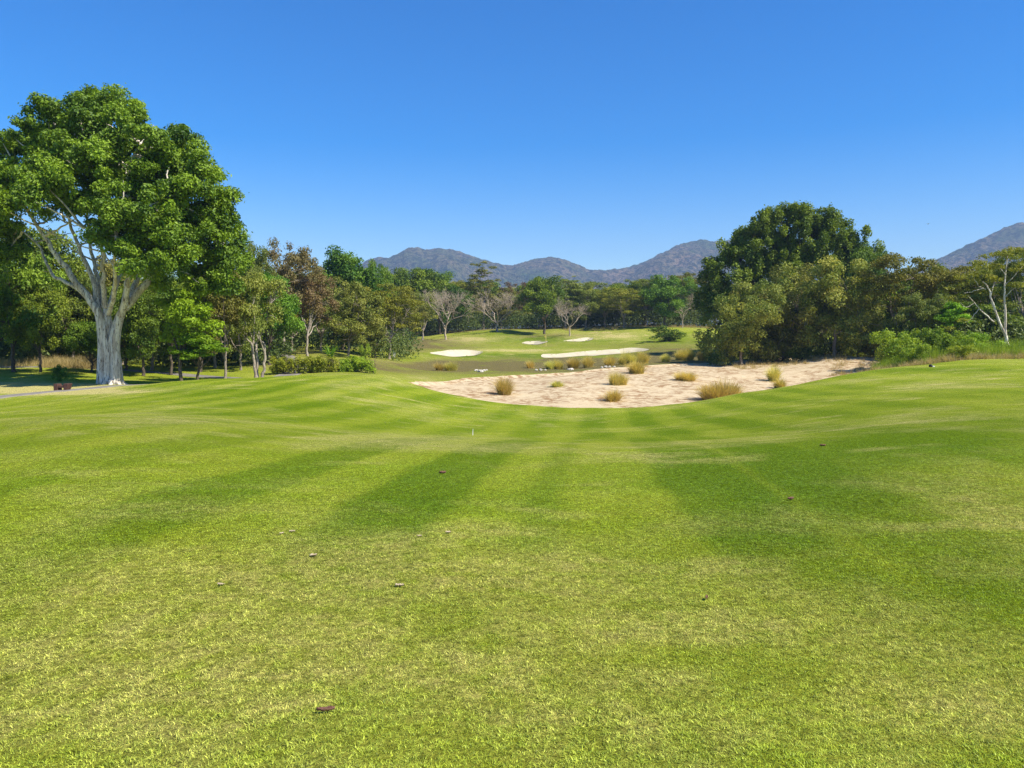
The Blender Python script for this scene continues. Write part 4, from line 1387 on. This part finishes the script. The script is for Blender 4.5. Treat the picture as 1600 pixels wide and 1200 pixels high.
# tee marker on the right tee
M['marker_dark'] = plain_mat('dark_marker', (0.02, 0.02, 0.022), (0.03, 0.03, 0.03), 6, 0.4)
b_ = ground(1456, 50)
root = empty('tee_marker', b_)
tag(root, 'small dark tee marker with a white side on the right tee', 'tee marker')
wd = Wood(); wd.tube([(0, 0, -0.02), (0, 0, .03), (0, 0, .10), (0, 0, .16), (0, 0, .19)], [.07, .10, .12, .08, .005], 12)
me = wd.mesh('ball'); me.materials.append(M['marker_dark']); link('ball', me, parent=root)
poly_obj('base', *box(0.10, 0.24, -0.08, 0.08, -0.02, 0.07), M['white_paint'], root, 0.02)

# thin pale pegs stuck in the turf
for (px_, d_, h_, lab) in [(738, 24, 0.20, 'thin white peg standing in the turf in the middle of the fairway')]:
    b_ = ground(px_, d_)
    wd = Wood(); wd.tube([(0, 0, -0.03), (0.004, 0, h_ * 0.5), (0.01, 0, h_)], [0.012, 0.011, 0.004], 7)
    me = wd.mesh('peg'); me.materials.append(M['white_paint'])
    tag(link('peg', me, loc=b_), lab, 'peg')

# mast on the right hill and the bird
M['mast'] = plain_mat('mast_steel', (0.20, 0.21, 0.23), (0.16, 0.17, 0.19), 4, 0.6)

# ------------------------------------------------------------------ fallen leaves on the lawn
M['dead_leaf'] = plain_mat('dead_leaf', (0.105, 0.045, 0.032), (0.24, 0.13, 0.085), 30, 0.6)
M['pale_leaf'] = plain_mat('bleached_leaf', (0.52, 0.44, 0.30), (0.22, 0.16, 0.09), 30, 0.8)


def curled_leaf(length, width, curl, seed):
    rng = np.random.RandomState(seed)
    nu, nv = 12, 7
    U, V = np.meshgrid(np.linspace(0, 1, nu), np.linspace(-1, 1, nv), indexing='ij')
    wdt = width * np.sin(np.pi * np.clip(U * 0.96 + 0.02, 0, 1)) ** 0.8
    wdt = wdt * (0.75 + 0.5 * rng.rand(nu))[:, None]
    x = (U - 0.5) * length + 0.05 * length * V ** 2
    y = V * wdt * 0.5 * (1 - 0.25 * curl)
    z = curl * width * 0.5 * V ** 2 + 0.12 * length * (U - 0.4) ** 2 * curl + rng.normal(0, 0.09, U.shape) * width
    idx = np.arange(nu * nv).reshape(nu, nv)
    q = np.stack([idx[:-1, :-1], idx[1:, :-1], idx[1:, 1:], idx[:-1, 1:]], -1).reshape(-1, 4)
    return mesh_np('fallen_leaf', np.stack([x, y, z], -1).reshape(-1, 3), [q], smooth=True)


def ground_px(px, py):
    """first hit of the photo ray on the ground"""
    x, y, z = ray(px, py)
    d = np.geomspace(2.0, 60, 4000)
    k = d / y
    zz = EYE + z * k
    gz = height(x * k, d)
    i = int(np.argmax(zz < gz))
    return np.array([x * k[i], d[i], gz[i]])


LV = [
    (508, 1115, 0.085, 0.030, 1.2, 'dead_leaf', 'curled dark brown leaf lying on the turf near the bottom of the picture', 0.15),
    (624, 918, 0.085, 0.045, 0.5, 'pale_leaf', 'whitish dry leaf alone on the pale turf in the lower middle', 0.1),
    (489, 871, 0.080, 0.045, 0.7, 'pale_leaf', 'pale dry leaf on the crest, upper left of the whitish one', 0.5),
    (456, 833, 0.075, 0.035, 0.6, 'pale_leaf', 'small pale leaf, right one of a close pair beyond the crest', 0.2),
    (440, 836, 0.060, 0.03, 0.6, 'pale_leaf', 'small pale leaf, left one of a close pair beyond the crest', 0.9),
    (700, 834, 0.075, 0.035, 0.5, 'pale_leaf', 'pale leaf on the dark mown stripe beyond the crest', 0.3),
    (655, 840, 0.065, 0.03, 0.5, 'pale_leaf', 'tiny pale leaf left of the leaf on the dark stripe', 0.0),
    (345, 916, 0.075, 0.03, 0.4, 'pale_leaf', 'dull pale leaf at the left of the crest', 0.0),
    (691, 741, 0.10, 0.06, 1.2, 'dead_leaf', 'dark speck of a dead leaf on the left mown stripes', 0.2),
    (1235, 782, 0.085, 0.05, 1.0, 'dead_leaf', 'dead leaf on the lush dark green stripe at the right', 0.4),
    (1104, 938, 0.055, 0.03, 1.2, 'dead_leaf', 'small dead leaf at the edge of the dry curve right of centre', 1.2),
    (1285, 698, 0.11, 0.06, 1.1, 'dead_leaf', 'dark dead leaf on the slope rising to the right', 0.1),
]
for i, (px_, py_, ln_, wd_, cu_, mt, lab, rz_) in enumerate(LV):
    b_ = ground_px(px_, py_)
    me = curled_leaf(ln_ * (0.85 if mt == 'dead_leaf' else 0.62), wd_ * 0.72, cu_, i); me.materials.append(M[mt])
    o = link('fallen_leaf', me, loc=(b_[0], b_[1], b_[2] + 0.013))
    o.rotation_euler = (0.1, 0.05, rz_)
    sm_ = o.modifiers.new('thickness', 'SOLIDIFY'); sm_.thickness = 0.0015
    tag(o, lab, 'leaf', 'fallen leaves on the lawn')

# ------------------------------------------------------------------ short turf blades near the eye (geometry nodes on a patch of the lawn)
rng = np.random.RandomState(3)
v, q, t = blades(rng, 14, 0.030, 0.011, 0.020, 0.0018, 2, 0.002)
tu = mesh_np('turf_sprig', v, [q], {'tint': np.repeat(np.array([0.0, 0.15, 0.3, 0.4, 0.5, 0.6, 0.7, 0.8, 0.95, 1.0, 0.22, 0.45, 0.65, 0.88]), 6)})
m, _, _ = new_mat('turf_blade')
g = NB(m.node_tree)
sep = g.node('ShaderNodeSeparateColor', {0: g.node('ShaderNodeAttribute', attribute_name='turf', attribute_type='INSTANCER').outputs['Color']})
pos = g.node('ShaderNodeNewGeometry').outputs['Position']
col, nf, nm = turf_color(g, sep.outputs[0], sep.outputs[1], sep.outputs[2], g.node('ShaderNodeAttribute', attribute_name='mow', attribute_type='INSTANCER').outputs['Fac'], pos)
rnd = g.node('ShaderNodeObjectInfo').outputs['Random']
bt_ = g.node('ShaderNodeAttribute', attribute_name='tint').outputs['Fac']
bv_ = g.math('FRACT', g.math('ADD', bt_, g.math('MULTIPLY', rnd, 13.7)))
col = g.mix(1.0, col, g.mix(bv_, (0.68, 0.85, 0.48), (2.25, 2.28, 1.8)), 'MULTIPLY')
p = g.node('ShaderNodeBsdfPrincipled', {'Base Color': col, 'Roughness': 0.5, 'Specular IOR Level': 0.3})
tr = g.node('ShaderNodeBsdfTranslucent', {'Color': col})
mx = g.node('ShaderNodeMixShader', {0: 0.3, 1: p.outputs[0], 2: tr.outputs[0]})
g.out(mx.outputs[0])
tu.materials.append(m)
s0 = ground_px(800, 1150)
src = tag(link('turf_sprig', tu, loc=s0), 'short blades of the fairway turf', 'grass', kind='stuff')

ai = np.where((ang > -41) & (ang < 41))[0]
ri = np.where((rad > 2.2) & (rad < 15))[0]
pv = vid[np.ix_(ai, ri)]
a_, b_ = pv.shape
loc_i = np.arange(a_ * b_).reshape(a_, b_)
pq = np.stack([loc_i[:-1, :-1], loc_i[1:, :-1], loc_i[1:, 1:], loc_i[:-1, 1:]], -1).reshape(-1, 4)[:, ::-1]
sub = pv.ravel()
dd = np.hypot(verts[sub, 0], verts[sub, 1])
dens = np.clip(1700 * (1 - sstep(7.0, 14.5, dd)) , 0, 1e9)
gm = mesh_np('turf_blades', verts[sub], [pq], {'turf': turf[sub], 'mow': mow[sub], 'dens': dens})
go = tag(link('turf_blades', gm, m), 'mown blades of grass covering the near lawn', 'grass', kind='stuff')
gt = bpy.data.node_groups.new('grow_turf', 'GeometryNodeTree')
gt.interface.new_socket('Geometry', in_out='INPUT', socket_type='NodeSocketGeometry')
gt.interface.new_socket('Geometry', in_out='OUTPUT', socket_type='NodeSocketGeometry')
G = NB(gt)
gi, go_ = gt.nodes.new('NodeGroupInput'), gt.nodes.new('NodeGroupOutput')
na_ = G.node('GeometryNodeInputNamedAttribute', {'Name': 'dens'}, data_type='FLOAT')
dp = G.node('GeometryNodeDistributePointsOnFaces', {'Mesh': gi.outputs[0], 'Density': na_.outputs[0]})
oi = G.node('GeometryNodeObjectInfo', {'Object': src, 'As Instance': True})
rz_ = G.node('FunctionNodeRandomValue', {0: (-0.2, -0.2, 0), 1: (0.2, 0.2, 6.283)}, data_type='FLOAT_VECTOR')
rsz = G.node('FunctionNodeRandomValue', {2: 0.7, 3: 1.35}, data_type='FLOAT')
ip = G.node('GeometryNodeInstanceOnPoints', {'Points': dp.outputs['Points'], 'Instance': oi.outputs['Geometry'], 'Rotation': rz_.outputs[0], 'Scale': rsz.outputs[1]})
gt.links.new(ip.outputs[0], go_.inputs[0])
gmod = go.modifiers.new('grow', 'NODES')
gmod.node_group = gt

# ------------------------------------------------------------------ bird
def bird():
    b_ = at(1450, 350, 300)
    wd = Wood(); wd.tube([(-.45, 0, 0), (-.25, 0, .02), (0, 0, .03), (.25, 0, .02), (.42, 0, .0)], [.02, .10, .13, .09, .03], 8)
    v, f = wd.v[0], wd.q[0]
    root = empty('bird', b_, 0.3)
    tag(root, 'tiny dark bird gliding in the clear sky above the right woods', 'bird')
    me = wd.mesh('body'); me.materials.append(M['mast']); link('body', me, parent=root)
    for s in (-1, 1):
        wv_ = [(.12, s * .08, .05), (.18, s * .6, .22), (.02, s * 1.1, .16), (-.08, s * .6, .2), (-.14, s * .08, .05)]
        lo = [(a, b, c - .02) for a, b, c in wv_]
        n = 5
        poly_obj('wing', wv_ + lo, [tuple(range(n)), tuple(range(2 * n - 1, n - 1, -1))] + [(i, i + n, (i + 1) % n + n, (i + 1) % n) for i in range(n)], M['mast'], root)


bird()

# ------------------------------------------------------------------ haze
HZ = bpy.data.meshes.new('haze')
x0, x1, y0, y1, z0, z1 = -4900, 4900, -4900, 4900, -30, 560
HZ.from_pydata([(x, y, z) for x in (x0, x1) for y in (y0, y1) for z in (z0, z1)], [],
               [(0, 1, 3, 2), (4, 6, 7, 5), (0, 4, 5, 1), (2, 3, 7, 6), (0, 2, 6, 4), (1, 5, 7, 3)])
m, _, _ = new_mat('haze_air')
g = NB(m.node_tree)
pvol = g.node('ShaderNodeVolumePrincipled', {'Color': (0.47, 0.67, 1.0, 1), 'Density': 0.00015, 'Anisotropy': 0.0})
g.node('ShaderNodeOutputMaterial', {'Volume': pvol.outputs[0]})
HZ.materials.append(m)
tag(link('haze', HZ), 'thin blue haze over the far hills', 'haze', kind='stuff')
